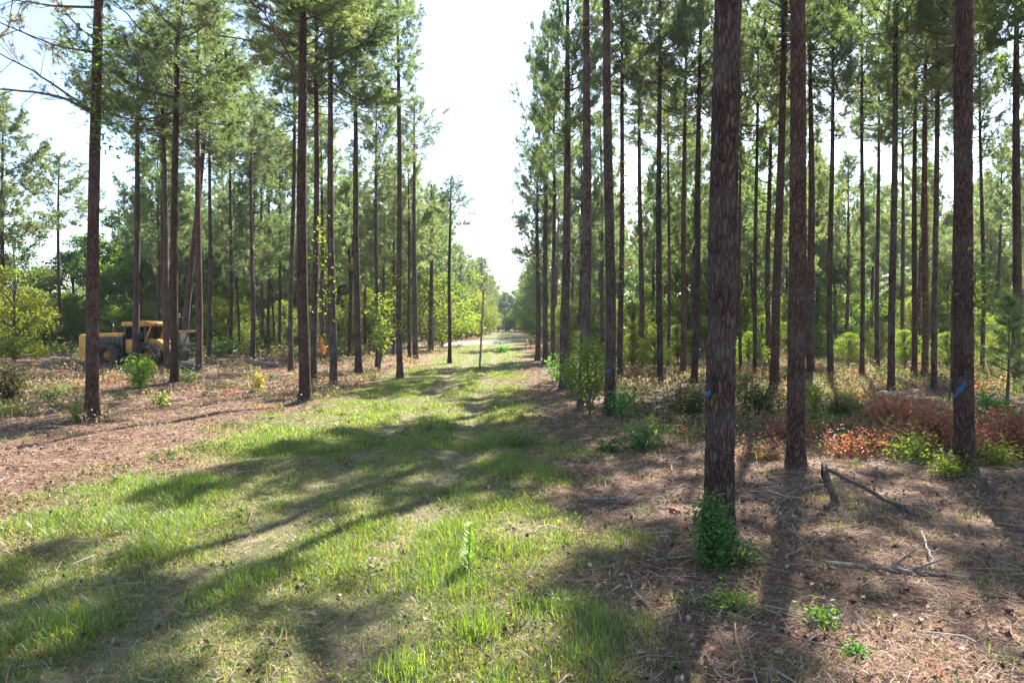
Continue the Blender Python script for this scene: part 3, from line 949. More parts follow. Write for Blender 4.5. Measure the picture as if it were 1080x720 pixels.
xs = axis(-10, 11, 0.13, -420, 420, 1.06)
ys = axis(2.5, 26, 0.13, -60, 420, 1.05)
X, Y = np.meshgrid(xs, ys, indexing='xy')
Z = gh(X, Y)
far = sstep(60, 110, np.hypot(X, Y))
gm = grass_mask(X, Y); rm = rut_mask(X, Y) * sstep(110, 100, Y)
micro = fbm(X * 3.1, Y * 3.1, seed=61, octaves=3) - 0.5
Z = Z + micro * 0.05 * sstep(40, 20, np.hypot(X, Y))
nx, ny = len(xs), len(ys)
V = np.stack([X, Y, Z], -1).reshape(-1, 3)
i = (np.arange(ny - 1)[:, None] * nx + np.arange(nx - 1)[None, :]).ravel()
q = np.stack([i, i + 1, i + nx + 1, i + nx], 1)
bare = np.clip(fbm(X * 0.35, Y * 0.35, seed=71), 0, 1)
ground_me = mesh_np('ground', V, q, None, np.stack([gm.ravel(), rm.ravel(), bare.ravel()], 1), smooth=True)

m, nt, out = new_mat('forest floor')
att = N(nt, 'ShaderNodeAttribute', attribute_name='tint')
sep = N(nt, 'ShaderNodeSeparateColor'); nt.links.new(att.outputs['Color'], sep.inputs[0])
tc = N(nt, 'ShaderNodeTexCoord')


def noise(scale, detail=5, rough=0.6, dist=0.0):
    n = N(nt, 'ShaderNodeTexNoise'); n.inputs['Scale'].default_value = scale; n.inputs['Detail'].default_value = detail; n.inputs['Roughness'].default_value = rough; n.inputs['Distortion'].default_value = dist
    nt.links.new(tc.outputs['Object'], n.inputs['Vector']); return n


n1 = noise(1.1, 6); n2 = noise(9, 6, 0.7, 0.6); n3 = noise(45, 4, 0.7); n4 = noise(0.35, 4)
straw = ramp(nt, [(0.25, (0.07, 0.040, 0.028)), (0.42, (0.140, 0.084, 0.056)), (0.56, (0.235, 0.150, 0.102)), (0.78, (0.34, 0.24, 0.175))], n2.outputs['Fac'])
straw2 = ramp(nt, [(0.3, (0.62, 0.55, 0.52)), (0.5, (1, 0.95, 0.9)), (0.7, (1.2, 1.15, 1.1))], n1.outputs['Fac'])
c1 = mix(nt, straw.outputs[0], straw2.outputs[0], 0.75, 'MULTIPLY')
f3 = ramp(nt, [(0.35, (0.55, 0.52, 0.5)), (0.65, (1.25, 1.25, 1.2))], n3.outputs['Fac'])
c1 = mix(nt, c1, f3.outputs[0], 0.8, 'MULTIPLY')
turf = ramp(nt, [(0.3, (0.070, 0.085, 0.028)), (0.5, (0.13, 0.145, 0.045)), (0.70, (0.25, 0.22, 0.115))], n2.outputs['Fac'])
c2 = mix(nt, turf.outputs[0], f3.outputs[0], 0.7, 'MULTIPLY')
c = mix(nt, c1, c2, sep.outputs[0])
dirt = ramp(nt, [(0.35, (0.15, 0.11, 0.08)), (0.65, (0.30, 0.235, 0.175))], n2.outputs['Fac'])
dm = N(nt, 'ShaderNodeMath', operation='MULTIPLY'); dr = ramp(nt, [(0.36, (0.15,) * 3), (0.64, (0.7,) * 3)], n1.outputs['Fac'])
nt.links.new(sep.outputs[1], dm.inputs[0]); nt.links.new(dr.outputs[0], dm.inputs[1])
c = mix(nt, c, dirt.outputs[0], dm.outputs[0])
bp = N(nt, 'ShaderNodeBump'); bp.inputs['Strength'].default_value = 0.9; bp.inputs['Distance'].default_value = 0.035
ba = N(nt, 'ShaderNodeMath', operation='MULTIPLY_ADD'); ba.inputs[1].default_value = 0.45
nt.links.new(n3.outputs['Fac'], ba.inputs[0]); nt.links.new(n2.outputs['Fac'], ba.inputs[2]); nt.links.new(ba.outputs[0], bp.inputs['Height'])
p = N(nt, 'ShaderNodeBsdfPrincipled'); p.inputs['Roughness'].default_value = 0.95; p.inputs['Specular IOR Level'].default_value = 0.1
nt.links.new(c, p.inputs['Base Color']); nt.links.new(bp.outputs[0], p.inputs['Normal']); nt.links.new(p.outputs[0], out.inputs[0])
ground_me.materials.append(m)
tag(link('ground', ground_me), 'forest floor of pine straw with a grassy two track trail', None, kind='structure')

# pale sandy road crossing at the far end
road_px = [(-180, 374.5), (-60, 374.2), (25, 373.2), (150, 372.2), (290, 370), (420, 366), (500, 362), (550, 358), (640, 355), (760, 352.5)]
rp = np.array([[*at(x, y).xy] for x, y in road_px])
tt = np.linspace(0, 1, 70); s0 = np.linspace(0, 1, len(rp))
rp = np.stack([np.interp(tt, s0, rp[:, k]) for k in (0, 1)], 1)
for _ in range(6): rp[1:-1] = (rp[:-2] + 2 * rp[1:-1] + rp[2:]) / 4
tg = unit(np.gradient(rp, axis=0)); nr = np.stack([-tg[:, 1], tg[:, 0]], 1)
offs = np.array([-2.3, -1.8, -0.8, 0, 0.8, 1.8, 2.3]); dz = np.array([-0.10, 0.06, 0.09, 0.11, 0.09, 0.06, -0.10])
VV = []
for k in range(70):
    base_z = max(ghf(*(rp[k] + nr[k] * o)) for o in (-1.8, 0, 1.8))
    wide = 1 + 0.4 * math.exp(-((rp[k][0] + 1.5) / 9.0) ** 2)
    for o, d in zip(offs * wide, dz):
        xy = rp[k] + nr[k] * o
        VV.append((xy[0], xy[1], base_z + d))
nq = len(offs)
qd = [(a * nq + b, (a + 1) * nq + b, (a + 1) * nq + b + 1, a * nq + b + 1) for a in range(69) for b in range(nq - 1)]
M_ROAD = simple_mat('pale sandy gravel', (0.40, 0.355, 0.30), 0.95, noise=0.25, nscale=1.5, bump=0.4)
tag(link('road', mesh_np('road', np.array(VV), np.array(qd)[:, ::-1], M_ROAD, smooth=True)), 'pale sandy road crossing the far end of the trail', None, kind='structure')


# ----------------------------------------------------------------------------- ground cover (stuff)
def frustum_points(n, y0, y1, p, g, margin=1.3):
    """points in the view wedge; density per area ~ d^-p"""
    u = g.uniform(0, 1, n)
    e = 2 - p
    y = (y0 ** e + u * (y1 ** e - y0 ** e)) ** (1 / e) if abs(e) > 1e-6 else y0 * (y1 / y0) ** u
    x = g.uniform(-1, 1, n) * (0.80 * y + margin)
    return x, y


def veg_noise(x, y):
    return fbm(x * 1.1, y * 1.1, seed=91, octaves=3)


def make_grass():
    g = np.random.default_rng(12)
    Vs, Fq, Ft, Ts, n0 = [], [], [], [], 0
    def push(V, fs, col):
        nonlocal n0
        Vs.append(V); Fq.append(fs[0] + n0); Ft.append(fs[1] + n0); Ts.append(col); n0 += len(V)
    green = np.array([(0.095, 0.165, 0.026), (0.125, 0.195, 0.032), (0.075, 0.140, 0.026), (0.160, 0.215, 0.042)])
    dry = np.array([(0.30, 0.25, 0.13), (0.24, 0.20, 0.09), (0.36, 0.30, 0.18)])
    for (n, y0, y1, per, Lm, W) in ((34000, 3.6, 14, 11, 0.10, 0.0055), (30000, 13, 34, 8, 0.10, 0.010), (13000, 32, 118, 6, 0.17, 0.026)):
        x, y = frustum_points(n * 3, y0, y1, 1.0, g)
        gm = grass_mask(x, y); rm = rut_mask(x, y); vn = veg_noise(x, y)
        sparse = 0.05 * (vn > 0.56)
        dens = (0.38 + 1.30 * sstep(0.32, 0.72, vn)) * gm * (1 - 0.80 * rm) + sparse
        keep = g.uniform(0, 1, len(x)) < dens * 0.62
        x, y, vn, gm = x[keep], y[keep], vn[keep], gm[keep]
        T = len(x)
        ht = Lm * (0.65 + 0.7 * sstep(0.40, 0.75, vn) * g.uniform(0.4, 1.5, T)) * g.uniform(0.6, 1.35, T)
        tall = g.uniform(0, 1, T) < 0.035
        ht = np.where(tall, ht * 1.8, ht)
        dryness = np.clip(0.38 - 0.7 * (vn - 0.45) + g.normal(0, 0.12, T) + 0.25 * (1 - gm), 0.04, 0.9)
        k = per
        bx = np.repeat(x, k) + g.normal(0, 0.035 + 0.002 * y1, T * k); by = np.repeat(y, k) + g.normal(0, 0.035 + 0.002 * y1, T * k)
        bz = gh(bx, by) - 0.01
        L = np.repeat(ht, k) * g.uniform(0.5, 1.25, T * k)
        isdry = g.uniform(0, 1, T * k) < np.repeat(dryness, k)
        hue = np.repeat(g.integers(0, 4, T), k)
        col = np.where(isdry[:, None], dry[g.integers(0, 3, T * k)], 0.7 * green[hue] + 0.3 * green[g.integers(0, 4, T * k)])
        col = col * g.uniform(0.75, 1.25, (T * k, 1))
        lean = np.abs(g.normal(0.25, 0.3, T * k)) + np.where(isdry, 0.35, 0)
        V, fs, tc_ = blades(np.stack([bx, by, bz], 1), g.uniform(0, 6.283, T * k), lean, L, W * g.uniform(0.6, 1.4, T * k), col, bend=0.55)
        push(V, fs, tc_)
    o = link('grass', mesh_np('grass', np.concatenate(Vs), [np.concatenate(Fq), np.concatenate(Ft)], M_GRASS, np.concatenate(Ts)))
    tag(o, 'patchy yellow green grass growing along the two track trail', 'grass', kind='stuff')


make_grass()


def make_straw():
    """fallen pine needles, bark crumbs and dead leaves on the forest floor"""
    g = np.random.default_rng(14)
    n = 320000
    x, y = frustum_points(n, 3.6, 38, 1.35, g)
    gm = grass_mask(x, y)
    keep = g.uniform(0, 1, n) < (1.0 - 0.72 * gm)
    x, y = x[keep], y[keep]; n = len(x)
    z = gh(x, y) + (fbm(x * 3.1, y * 3.1, seed=61, octaves=3) - 0.5) * 0.05 + g.uniform(0.0, 0.03, n)
    yaw = g.uniform(0, 6.283, n); tl = g.normal(0, 0.22, n)
    d = np.stack([np.cos(yaw) * np.cos(tl), np.sin(yaw) * np.cos(tl), np.sin(tl)], 1)
    L = g.uniform(0.06, 0.20, n) * (1 + y * 0.012); W = g.uniform(0.0025, 0.006, n) * (0.6 + 0.10 * y)
    s = np.stack([-np.sin(yaw), np.cos(yaw), g.normal(0, 0.3, n)], 1) * W[:, None] * 0.5
    P = np.stack([x, y, z], 1)
    V = np.stack([P - d * L[:, None] / 2 - s, P - d * L[:, None] / 2 + s, P + d * L[:, None] / 2 + s * 0.6, P + d * L[:, None] / 2 - s * 0.6], 1).reshape(-1, 3)
    Fc = np.arange(4 * n).reshape(-1, 4)
    pal = np.array([(0.15, 0.080, 0.048), (0.225, 0.128, 0.080), (0.31, 0.20, 0.135), (0.09, 0.052, 0.038), (0.40, 0.30, 0.22), (0.27, 0.145, 0.085)])
    col = np.repeat(pal[g.integers(0, 6, n)] * g.uniform(0.7, 1.25, (n, 1)), 4, 0)
    # dead leaves
    m_ = 26000
    x, y = frustum_points(m_, 3.8, 40, 1.2, g)
    kp = g.uniform(0, 1, m_) < (1 - 0.8 * grass_mask(x, y)) * sstep(0.30, 0.62, fbm(x * 0.7, y * 0.7, seed=17))
    x, y = x[kp], y[kp]
    P = np.stack([x, y, gh(x, y) + g.uniform(0.005, 0.06, len(x))], 1)
    V2, F2, c2 = leaves(P, 0.065, g, [(0.25, 0.13, 0.075), (0.36, 0.22, 0.14), (0.16, 0.085, 0.055), (0.45, 0.33, 0.22)], up=0.5)
    xb_, yb_ = frustum_points(9000, 3.8, 30, 1.2, g)
    kp = g.uniform(0, 1, 9000) < (1 - 0.85 * grass_mask(xb_, yb_)) * sstep(0.25, 0.6, fbm(xb_ * 1.3, yb_ * 1.3, seed=19))
    xb_, yb_ = xb_[kp], yb_[kp]
    V3, F3, c3 = leaves(np.stack([xb_, yb_, gh(xb_, yb_) + g.uniform(0.0, 0.04, len(xb_))], 1), 0.05, g, [(0.09, 0.05, 0.04), (0.15, 0.085, 0.06), (0.06, 0.038, 0.03)], up=0.2, aspect=1.1)
    V2, F2, c2 = np.concatenate([V2, V3]), np.concatenate([F2, F3 + len(V2)]), np.concatenate([c2, c3])
    o = link('pine_straw', mesh_np('pine_straw', np.concatenate([V, V2]), [Fc, F2 + len(V)], M_STRAW, np.concatenate([col, c2])))
    tag(o, 'reddish brown fallen pine needles and dead leaves covering the floor', 'pine straw', kind='stuff')
    # twigs
    mb = MB()
    nt_ = 2800
    x, y = frustum_points(nt_, 3.8, 34, 1.0, g)
    kp = g.uniform(0, 1, nt_) < (1 - 0.9 * grass_mask(x, y))
    for x0, y0 in zip(x[kp], y[kp]):
        yw = g.uniform(0, 6.28); L = g.uniform(0.12, 0.7); d = np.array([math.cos(yw), math.sin(yw), g.normal(0, 0.12)])
        p0 = np.array([x0, y0, ghf(x0, y0) + g.uniform(0.01, 0.05)])
        b = g.normal(0, 0.06 * L, 3)
        c = np.array([(0.22, 0.16, 0.12), (0.12, 0.08, 0.06), (0.42, 0.36, 0.30), (0.30, 0.2, 0.14)][int(g.integers(0, 4))])
        r = g.uniform(0.003, 0.008) * (1 + 0.02 * y0)
        mb.tube(np.stack([p0 - d * L / 2, p0 + b, p0 + d * L / 2]), [r, r * 0.85, r * 0.5], 4, cap=False, tint=c)
    o = mb.obj('twig_litter', M_STRAW)
    tag(o, 'scattered small twigs littering the pine straw', 'twigs', kind='stuff')


make_straw()


def make_undergrowth():
    g = np.random.default_rng(15)
    PAL = {'tan': [(0.27, 0.205, 0.145), (0.33, 0.26, 0.20), (0.20, 0.14, 0.10)],
           'red': [(0.32, 0.085, 0.045), (0.38, 0.13, 0.07), (0.22, 0.065, 0.04), (0.40, 0.20, 0.12)],
           'yel': [(0.16, 0.19, 0.05), (0.20, 0.22, 0.06), (0.12, 0.16, 0.045)],
           'grn': [(0.06, 0.11, 0.028), (0.085, 0.14, 0.032), (0.05, 0.085, 0.03)],
           'drk': [(0.045, 0.055, 0.025), (0.08, 0.07, 0.04), (0.06, 0.045, 0.03)]}
    Vs, Fs, Ts, n0 = [], [], [], 0
    SV, SQ, ST, SC, sn = [], [], [], [], 0
    def clump(x, y, kind, rad, h, n, leaf):
        nonlocal n0, sn
        z = ghf(x, y)
        a = g.uniform(0, 6.28, n); r = rad * np.sqrt(g.uniform(0, 1, n))
        P = np.stack([x + r * np.cos(a), y + r * np.sin(a), z + 0.03 + h * g.uniform(0, 1, n) ** 0.8 * (1 - 0.55 * (r / rad) ** 2)], 1)
        V, Fc, col = leaves(P, leaf, g, PAL[kind])
        Vs.append(V); Fs.append(Fc + n0); Ts.append(col); n0 += len(V)
        m = max(6, n // 4)
        bx = x + g.normal(0, rad * 0.5, m); by = y + g.normal(0, rad * 0.5, m)
        cc = np.array([(0.33, 0.26, 0.16), (0.20, 0.13, 0.08)])[g.integers(0, 2, m)] * g.uniform(0.7, 1.2, (m, 1))
        V, fs, col = blades(np.stack([bx, by, np.full(m, z)], 1), g.uniform(0, 6.28, m), np.abs(g.normal(0.2, 0.25, m)), h * g.uniform(0.6, 1.5, m), np.full(m, 0.006 + 0.0005 * y), cc)
        SV.append(V); SQ.append(fs[0] + sn); ST.append(fs[1] + sn); SC.append(col); sn += len(V)
    # right stand
    for _ in range(1500):
        y = 10.5 + 52 * g.uniform(0, 1) ** 1.5; x = g.uniform(3.0, 0.82 * y + 1)
        dn = fbm(np.array([x * 0.22]), np.array([y * 0.22]), seed=44)[0]
        pr = sstep(11.5, 17, y) * (0.25 + 1.3 * sstep(0.40, 0.6, dn))
        if x < 4.5 and y < 14: pr *= 0.2
        if g.random() > pr: continue
        right = (x / y) > 0.45
        k = g.choice(['tan', 'red', 'yel', 'grn', 'drk'], p=([0.20, 0.34, 0.22, 0.16, 0.08] if right and y < 24 else [0.34, 0.08, 0.14, 0.30, 0.14]))
        s = g.uniform(0.25, 0.6)
        clump(x, y, k, s * (1 + y * 0.012), s * g.uniform(0.55, 1.2), int(45 + 30 * s * 2), 0.055 + 0.0022 * y)
    # far floor of both stands
    for _ in range(700):
        y = g.uniform(46, 115); x = g.uniform(2.5, 0.8 * y)
        s = g.uniform(0.5, 1.3)
        clump(x, y, g.choice(['grn', 'tan', 'yel', 'drk']), s * 1.4, s, 40, 0.24)
    for _ in range(420):
        y = g.uniform(34, 100); x = g.uniform(-0.8 * y, -5.5)
        if y < 50 and g.random() < 0.6: continue
        s = g.uniform(0.3, 0.9)
        clump(x, y, g.choice(['grn', 'tan', 'grn', 'tan']), s * 1.3, s * 0.8, 40, 0.17)
    # clearing: dry weeds and slash
    for _ in range(620):
        y = 15 + 30 * g.uniform(0, 1) ** 1.2; x = g.uniform(-0.80 * y, -5.8)
        dn = fbm(np.array([x * 0.3]), np.array([y * 0.3]), seed=46)[0]
        if g.random() > sstep(14, 26, y) * sstep(0.36, 0.58, dn): continue
        k = g.choice(['tan', 'red', 'yel', 'grn'], p=[0.66, 0.10, 0.07, 0.17])
        s = g.uniform(0.2, 0.45)
        clump(x, y, k, s * 1.3, s, 30, 0.06 + 0.002 * y)
    # weeds on the trail side
    for _ in range(260):
        y = 4.4 + 16 * g.uniform(0, 1) ** 1.2; x = g.uniform(-6.5, 2.2)
        if g.random() > 0.25 + sstep(0.4, 0.6, veg_noise(np.array([x]), np.array([y]))[0]): continue
        clump(x, y, g.choice(['grn', 'yel', 'grn']), g.uniform(0.08, 0.22), g.uniform(0.06, 0.2), 26, 0.035 + 0.0015 * y)
    # right foreground sprigs
    for _ in range(70):
        y = 4.4 + 8 * g.uniform(0, 1); x = g.uniform(0.8, 0.75 * y)
        clump(x, y, g.choice(['grn', 'grn', 'red', 'yel'], p=[.5, .2, .2, .1]), g.uniform(0.06, 0.16), g.uniform(0.05, 0.12), 18, 0.035)
    V = np.concatenate(Vs); SVc = np.concatenate(SV)
    F3 = np.concatenate(Fs + [f + len(V) for f in ST]); F4 = np.concatenate(SQ) + len(V)
    o = link('undergrowth', mesh_np('undergrowth', np.concatenate([V, SVc]), [F3, F4], M_UNDER, np.concatenate(Ts + SC)))
    tag(o, 'mixed low undergrowth of dry weeds, ferns and seedlings under the pines', 'undergrowth', kind='stuff')


make_undergrowth()


# ----------------------------------------------------------------------------- individual shrubs and saplings
def shrub(name, label, cat, px, py, width_px, height_px, n_leaf, leaf, pal, stems=9, seed=0, up=0.35, aspect=0.55, group=None, bare=0.1, conical=False, stem_mat=None):
    g = np.random.default_rng(seed)
    p = ground_at(px, py); d = p.y
    rad = width_px / 2 / F * d; H = height_px / F * d
    root = empty(name, p)
    st = MB(); ends = []
    for i in range(stems):
        az = i * 2.4 + g.normal(0, 0.3); rr = rad * g.uniform(0.3, 1.0) * (0.8 if conical else 1)
        h = H * g.uniform(0.6, 1.0) * (1 - 0.25 * (rr / rad) ** 2)
        s = np.linspace(0, 1, 6)
        pts = np.stack([math.cos(az) * rr * s ** 1.3, math.sin(az) * rr * s ** 1.3, h * s - 0.02], 1) + g.normal(0, 0.03 * H, (6, 3)) * s[:, None]
        st.tube(pts, np.linspace(0.006 + 0.008 * H, 0.003, 6), 5, cap=False)
        ends.append(pts)
    ends = np.array(ends)
    si = g.integers(0, stems, n_leaf); u = bare + (1 - bare) * g.uniform(0, 1, n_leaf) ** 0.75
    k = np.minimum((u * 5).astype(int), 4); f = (u * 5 - k)[:, None]
    P = ends[si, k] * (1 - f) + ends[si, k + 1] * f
    sp = (0.22 * rad + 0.03) * (1.25 - 0.7 * u if conical else 1.0)
    P = P + g.normal(size=(n_leaf, 3)) * np.reshape(sp, (-1, 1)) * np.array([1, 1, 0.8])
    P[:, 2] = np.maximum(P[:, 2], 0.02)
    V, Fc, col = leaves(P, leaf, g, pal, up=up, aspect=aspect, clump=si * 31 + k)
    st.obj('stem', stem_mat or M_STEM, root, smooth=True)
    link('foliage', mesh_np('foliage', V, Fc, M_DEADLEAF if cat == 'dead brush' else M_LEAF, col), root)
    tag(root, label, cat, group)
    return root


P_LUSH = [(0.070, 0.185, 0.055), (0.095, 0.225, 0.062), (0.055, 0.145, 0.048)]
P_PALE = [(0.10, 0.16, 0.07), (0.13, 0.19, 0.09), (0.075, 0.125, 0.055)]
P_YG = [(0.15, 0.20, 0.035), (0.19, 0.235, 0.045), (0.11, 0.165, 0.032)]
P_RED = [(0.32, 0.082, 0.045), (0.37, 0.130, 0.070), (0.22, 0.064, 0.042), (0.38, 0.21, 0.13), (0.26, 0.12, 0.07)]
P_RUST = P_RED + [(0.10, 0.14, 0.045)]
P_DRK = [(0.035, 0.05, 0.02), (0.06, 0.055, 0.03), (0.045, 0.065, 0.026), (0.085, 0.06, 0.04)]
P_GOLD = [(0.24, 0.20, 0.04), (0.28, 0.23, 0.05), (0.17, 0.17, 0.035)]

shrub('shrub', 'lush dark green plant growing at the foot of the large foreground pine', 'shrub', 752, 597, 50, 84, 2300, 0.058, P_LUSH, 20, 1, aspect=0.40, bare=0.05, conical=True)
shrub('shrub', 'small sparse green sprig right of the plant at the foreground pine', 'shrub', 786, 596, 26, 28, 220, 0.06, P_PALE, 7, 2)
shrub('shrub', 'pale blue green leafy bush on the shaded floor behind the foreground pine', 'shrub', 678, 472, 58, 30, 900, 0.085, P_PALE, 14, 3)
shrub('shrub', 'smaller pale green bush left of the larger pale bush', 'shrub', 642, 476, 34, 18, 320, 0.075, P_PALE, 9, 4)
shrub('sapling', 'tall leafy yellow green sapling between the trailside pines', 'sapling', 622, 436, 46, 92, 1500, 0.10, P_YG + P_PALE[:1], 9, 5, bare=0.35)
shrub('sapling', 'shorter pale leaved sapling left of the tall trailside sapling', 'sapling', 603, 418, 34, 58, 700, 0.11, P_PALE + P_YG[:1], 8, 6, bare=0.3)
shrub('shrub', 'green sprouting shrub at the base of the pine with the faint blue smear', 'shrub', 655, 440, 34, 40, 500, 0.085, P_LUSH + P_PALE[:1], 9, 7)
shrub('shrub', 'low dark shrub around the base of the thick pine before the sapling', 'shrub', 588, 402, 34, 36, 420, 0.12, P_LUSH, 9, 8)
shrub('shrub', 'bright green bush in front of the yellow machine wheel', 'shrub', 147, 410, 34, 42, 1100, 0.12, P_LUSH + P_YG[:2], 12, 9)
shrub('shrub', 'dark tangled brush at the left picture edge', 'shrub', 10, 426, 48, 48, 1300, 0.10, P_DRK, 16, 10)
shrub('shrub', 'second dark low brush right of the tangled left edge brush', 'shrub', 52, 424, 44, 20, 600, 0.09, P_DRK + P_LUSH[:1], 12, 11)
shrub('shrub', 'yellow green weed at the foot of the stout reddish pine', 'weed', 80, 443, 18, 26, 240, 0.06, P_YG, 7, 12)
shrub('shrub', 'light green low weeds below the dark left edge brush', 'weed', 14, 438, 40, 12, 420, 0.07, P_YG, 10, 13)
shrub('shrub', 'golden yellow little shrub in the clearing before the grey fallen log', 'shrub', 273, 412, 16, 22, 260, 0.085, P_GOLD, 7, 14)
shrub('shrub', 'small yellow green sprout in the clearing below the yellow machine', 'weed', 171, 430, 18, 20, 220, 0.08, P_YG, 6, 15)
shrub('shrub', 'tiny red leaved sapling between the pines left of the trail', 'shrub', 339, 384, 12, 34, 260, 0.12, [(0.20, 0.075, 0.05), (0.24, 0.12, 0.07)], 6, 16, bare=0.5)
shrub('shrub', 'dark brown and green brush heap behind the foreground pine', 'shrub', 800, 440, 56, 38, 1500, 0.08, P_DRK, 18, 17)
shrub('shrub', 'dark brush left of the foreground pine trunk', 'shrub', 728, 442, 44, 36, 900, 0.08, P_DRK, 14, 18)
shrub('sapling', 'bright yellow green leafy sapling right of the dark front pine', 'sapling', 860, 438, 24, 40, 480, 0.085, P_YG, 7, 19, bare=0.25)
shrub('shrub', 'low yellow green seedlings below the bright sapling right of the front pine', 'weed', 866, 452, 44, 16, 420, 0.07, P_YG, 10, 20)
shrub('shrub', 'heap of red brown dead leaves around the pale cut logs', 'dead brush', 945, 454, 76, 40, 2600, 0.075, P_RED, 18, 21, stem_mat=M_TWIG)
shrub('shrub', 'lower red brown dead brush right of the cut log heap', 'dead brush', 988, 468, 62, 42, 2000, 0.07, P_RED, 16, 22, stem_mat=M_TWIG)
shrub('shrub', 'green leafy weeds left of the blue slashed pine', 'weed', 962, 486, 60, 28, 800, 0.06, P_YG + P_LUSH[:1], 14, 23)
shrub('shrub', 'yellow green weeds at the foot of the blue slashed pine', 'weed', 1000, 500, 44, 22, 600, 0.055, P_YG, 12, 24)
shrub('shrub', 'green and yellow weeds right of the blue slashed pine', 'weed', 1050, 492, 46, 30, 700, 0.06, P_YG + P_GOLD[:1], 12, 25)
shrub('shrub', 'red orange dead brush at the right picture edge', 'dead brush', 1062, 480, 60, 52, 2100, 0.07, P_RED + P_GOLD[:1], 14, 26, stem_mat=M_TWIG)
shrub('shrub', 'green bush behind the blue slashed pine near the right edge', 'shrub', 1044, 444, 44, 36, 800, 0.09, P_LUSH + P_YG[:1], 12, 27)
shrub('shrub', 'low red leaved plants below the dark front pine', 'dead brush', 806, 482, 70, 16, 700, 0.055, P_RUST, 14, 28, stem_mat=M_TWIG)
shrub('shrub', 'reddish dry plants right of the foot of the dark front pine', 'dead brush', 900, 480, 76, 26, 1100, 0.055, P_RUST, 14, 29, stem_mat=M_TWIG)
shrub('weed_patch', 'bright light green weed patch on the shaded floor below the foreground pine', 'weed', 768, 640, 58, 14, 520, 0.04, P_YG + P_LUSH[:1], 14, 30)
shrub('weed_patch', 'small mossy green tuft right of the weed patch on brown floor', 'weed', 868, 656, 36, 14, 320, 0.04, P_LUSH + P_YG[:1], 10, 31)
shrub('weed_patch', 'tiny dark green tuft nearest the camera on the brown floor', 'weed', 903, 690, 18, 12, 150, 0.035, P_LUSH, 7, 32)
shrub('shrub', 'leafy grey green weeds beside the trail before the trailside saplings', 'weed', 545, 470, 40, 16, 420, 0.06, P_PALE + P_YG[:1], 10, 33)
shrub('shrub', 'small dark bush on the grass beside the far road', 'shrub', 529, 372, 12, 8, 260, 0.2, P_LUSH, 8, 34)
shrub('sapling', 'leafy sprouts hanging on the lower trunk of the tall pine by the grass edge', 'sapling', 400, 392, 26, 90, 600, 0.16, P_YG + P_PALE[:1], 7, 35, bare=0.45)

for k, (px, yy) in enumerate(shrub_row):
    pz = HORIZON + CAM_H * F / yy
    shrub('shrub', 'low roadside bush at the back of the clearing before the pale road', 'shrub', px, pz, 30 + 9 * (k % 3), 9 + 4 * ((k * 7) % 4), 420, 0.22, [P_PALE, P_LUSH, P_YG, P_DRK][k % 4] + P_PALE[:1], 9, 200 + k, group='low roadside bushes at the back of the clearing')

shrub('shrub', 'sparse rusty dead brush between the red heap and the green weeds', 'dead brush', 948, 474, 70, 30, 1200, 0.06, P_RUST, 16, 41, stem_mat=M_TWIG)
shrub('shrub', 'rusty dead brush just right of the blue slashed pine trunk', 'dead brush', 1034, 482, 50, 36, 1100, 0.06, P_RUST, 14, 42, stem_mat=M_TWIG)
shrub('shrub', 'brownish dead brush behind the dark front pine left of the bright sapling', 'dead brush', 826, 462, 60, 20, 700, 0.065, P_RUST, 14, 43, stem_mat=M_TWIG)
shrub('shrub', 'dry grey brush in front of the rear wheel of the yellow machine', 'dead brush', 118, 402, 34, 16, 420, 0.10, [(0.22, 0.17, 0.12), (0.28, 0.22, 0.16), (0.10, 0.12, 0.05)], 12, 44, stem_mat=M_TWIG)
shrub('shrub', 'low green weeds in front of the felling head of the yellow machine', 'weed', 196, 404, 36, 16, 420, 0.10, P_PALE + P_DRK[:1], 12, 45)
# tall dog-fennel like weed in the grass
def spike_weed(px, py, hpx, label, seed):
    g = np.random.default_rng(seed)
    p = ground_at(px, py); H = hpx / F * p.y
    root = empty('tall_weed', p)
    st = MB(); st.tube(np.array([(0, 0, -0.02), (0.01, 0, H * 0.5), (0.02, 0, H)]), [0.006, 0.005, 0.002], 5)
    n = 340; u = g.uniform(0.08, 1, n); a = g.uniform(0, 6.28, n)
    P = np.stack([0.02 * u, np.zeros(n), u * H], 1)
    L = 0.15 * (1.15 - 0.75 * u); W = np.full(n, 0.009)
    V, fs, col = blades(P, a, np.full(n, 0.95) + g.normal(0, 0.2, n), L, W, np.array([(0.22, 0.34, 0.08), (0.26, 0.38, 0.10)])[g.integers(0, 2, n)], bend=-0.3)
    st.obj('stem', simple_mat('pale green stem', (0.20, 0.28, 0.09), 0.7), root, smooth=True)
    link('foliage', mesh_np('foliage', V, fs, M_GRASS, col), root)
    tag(root, label, 'weed')


spike_weed(494, 604, 54, 'single tall feathery green weed spike in the trail grass', 3)


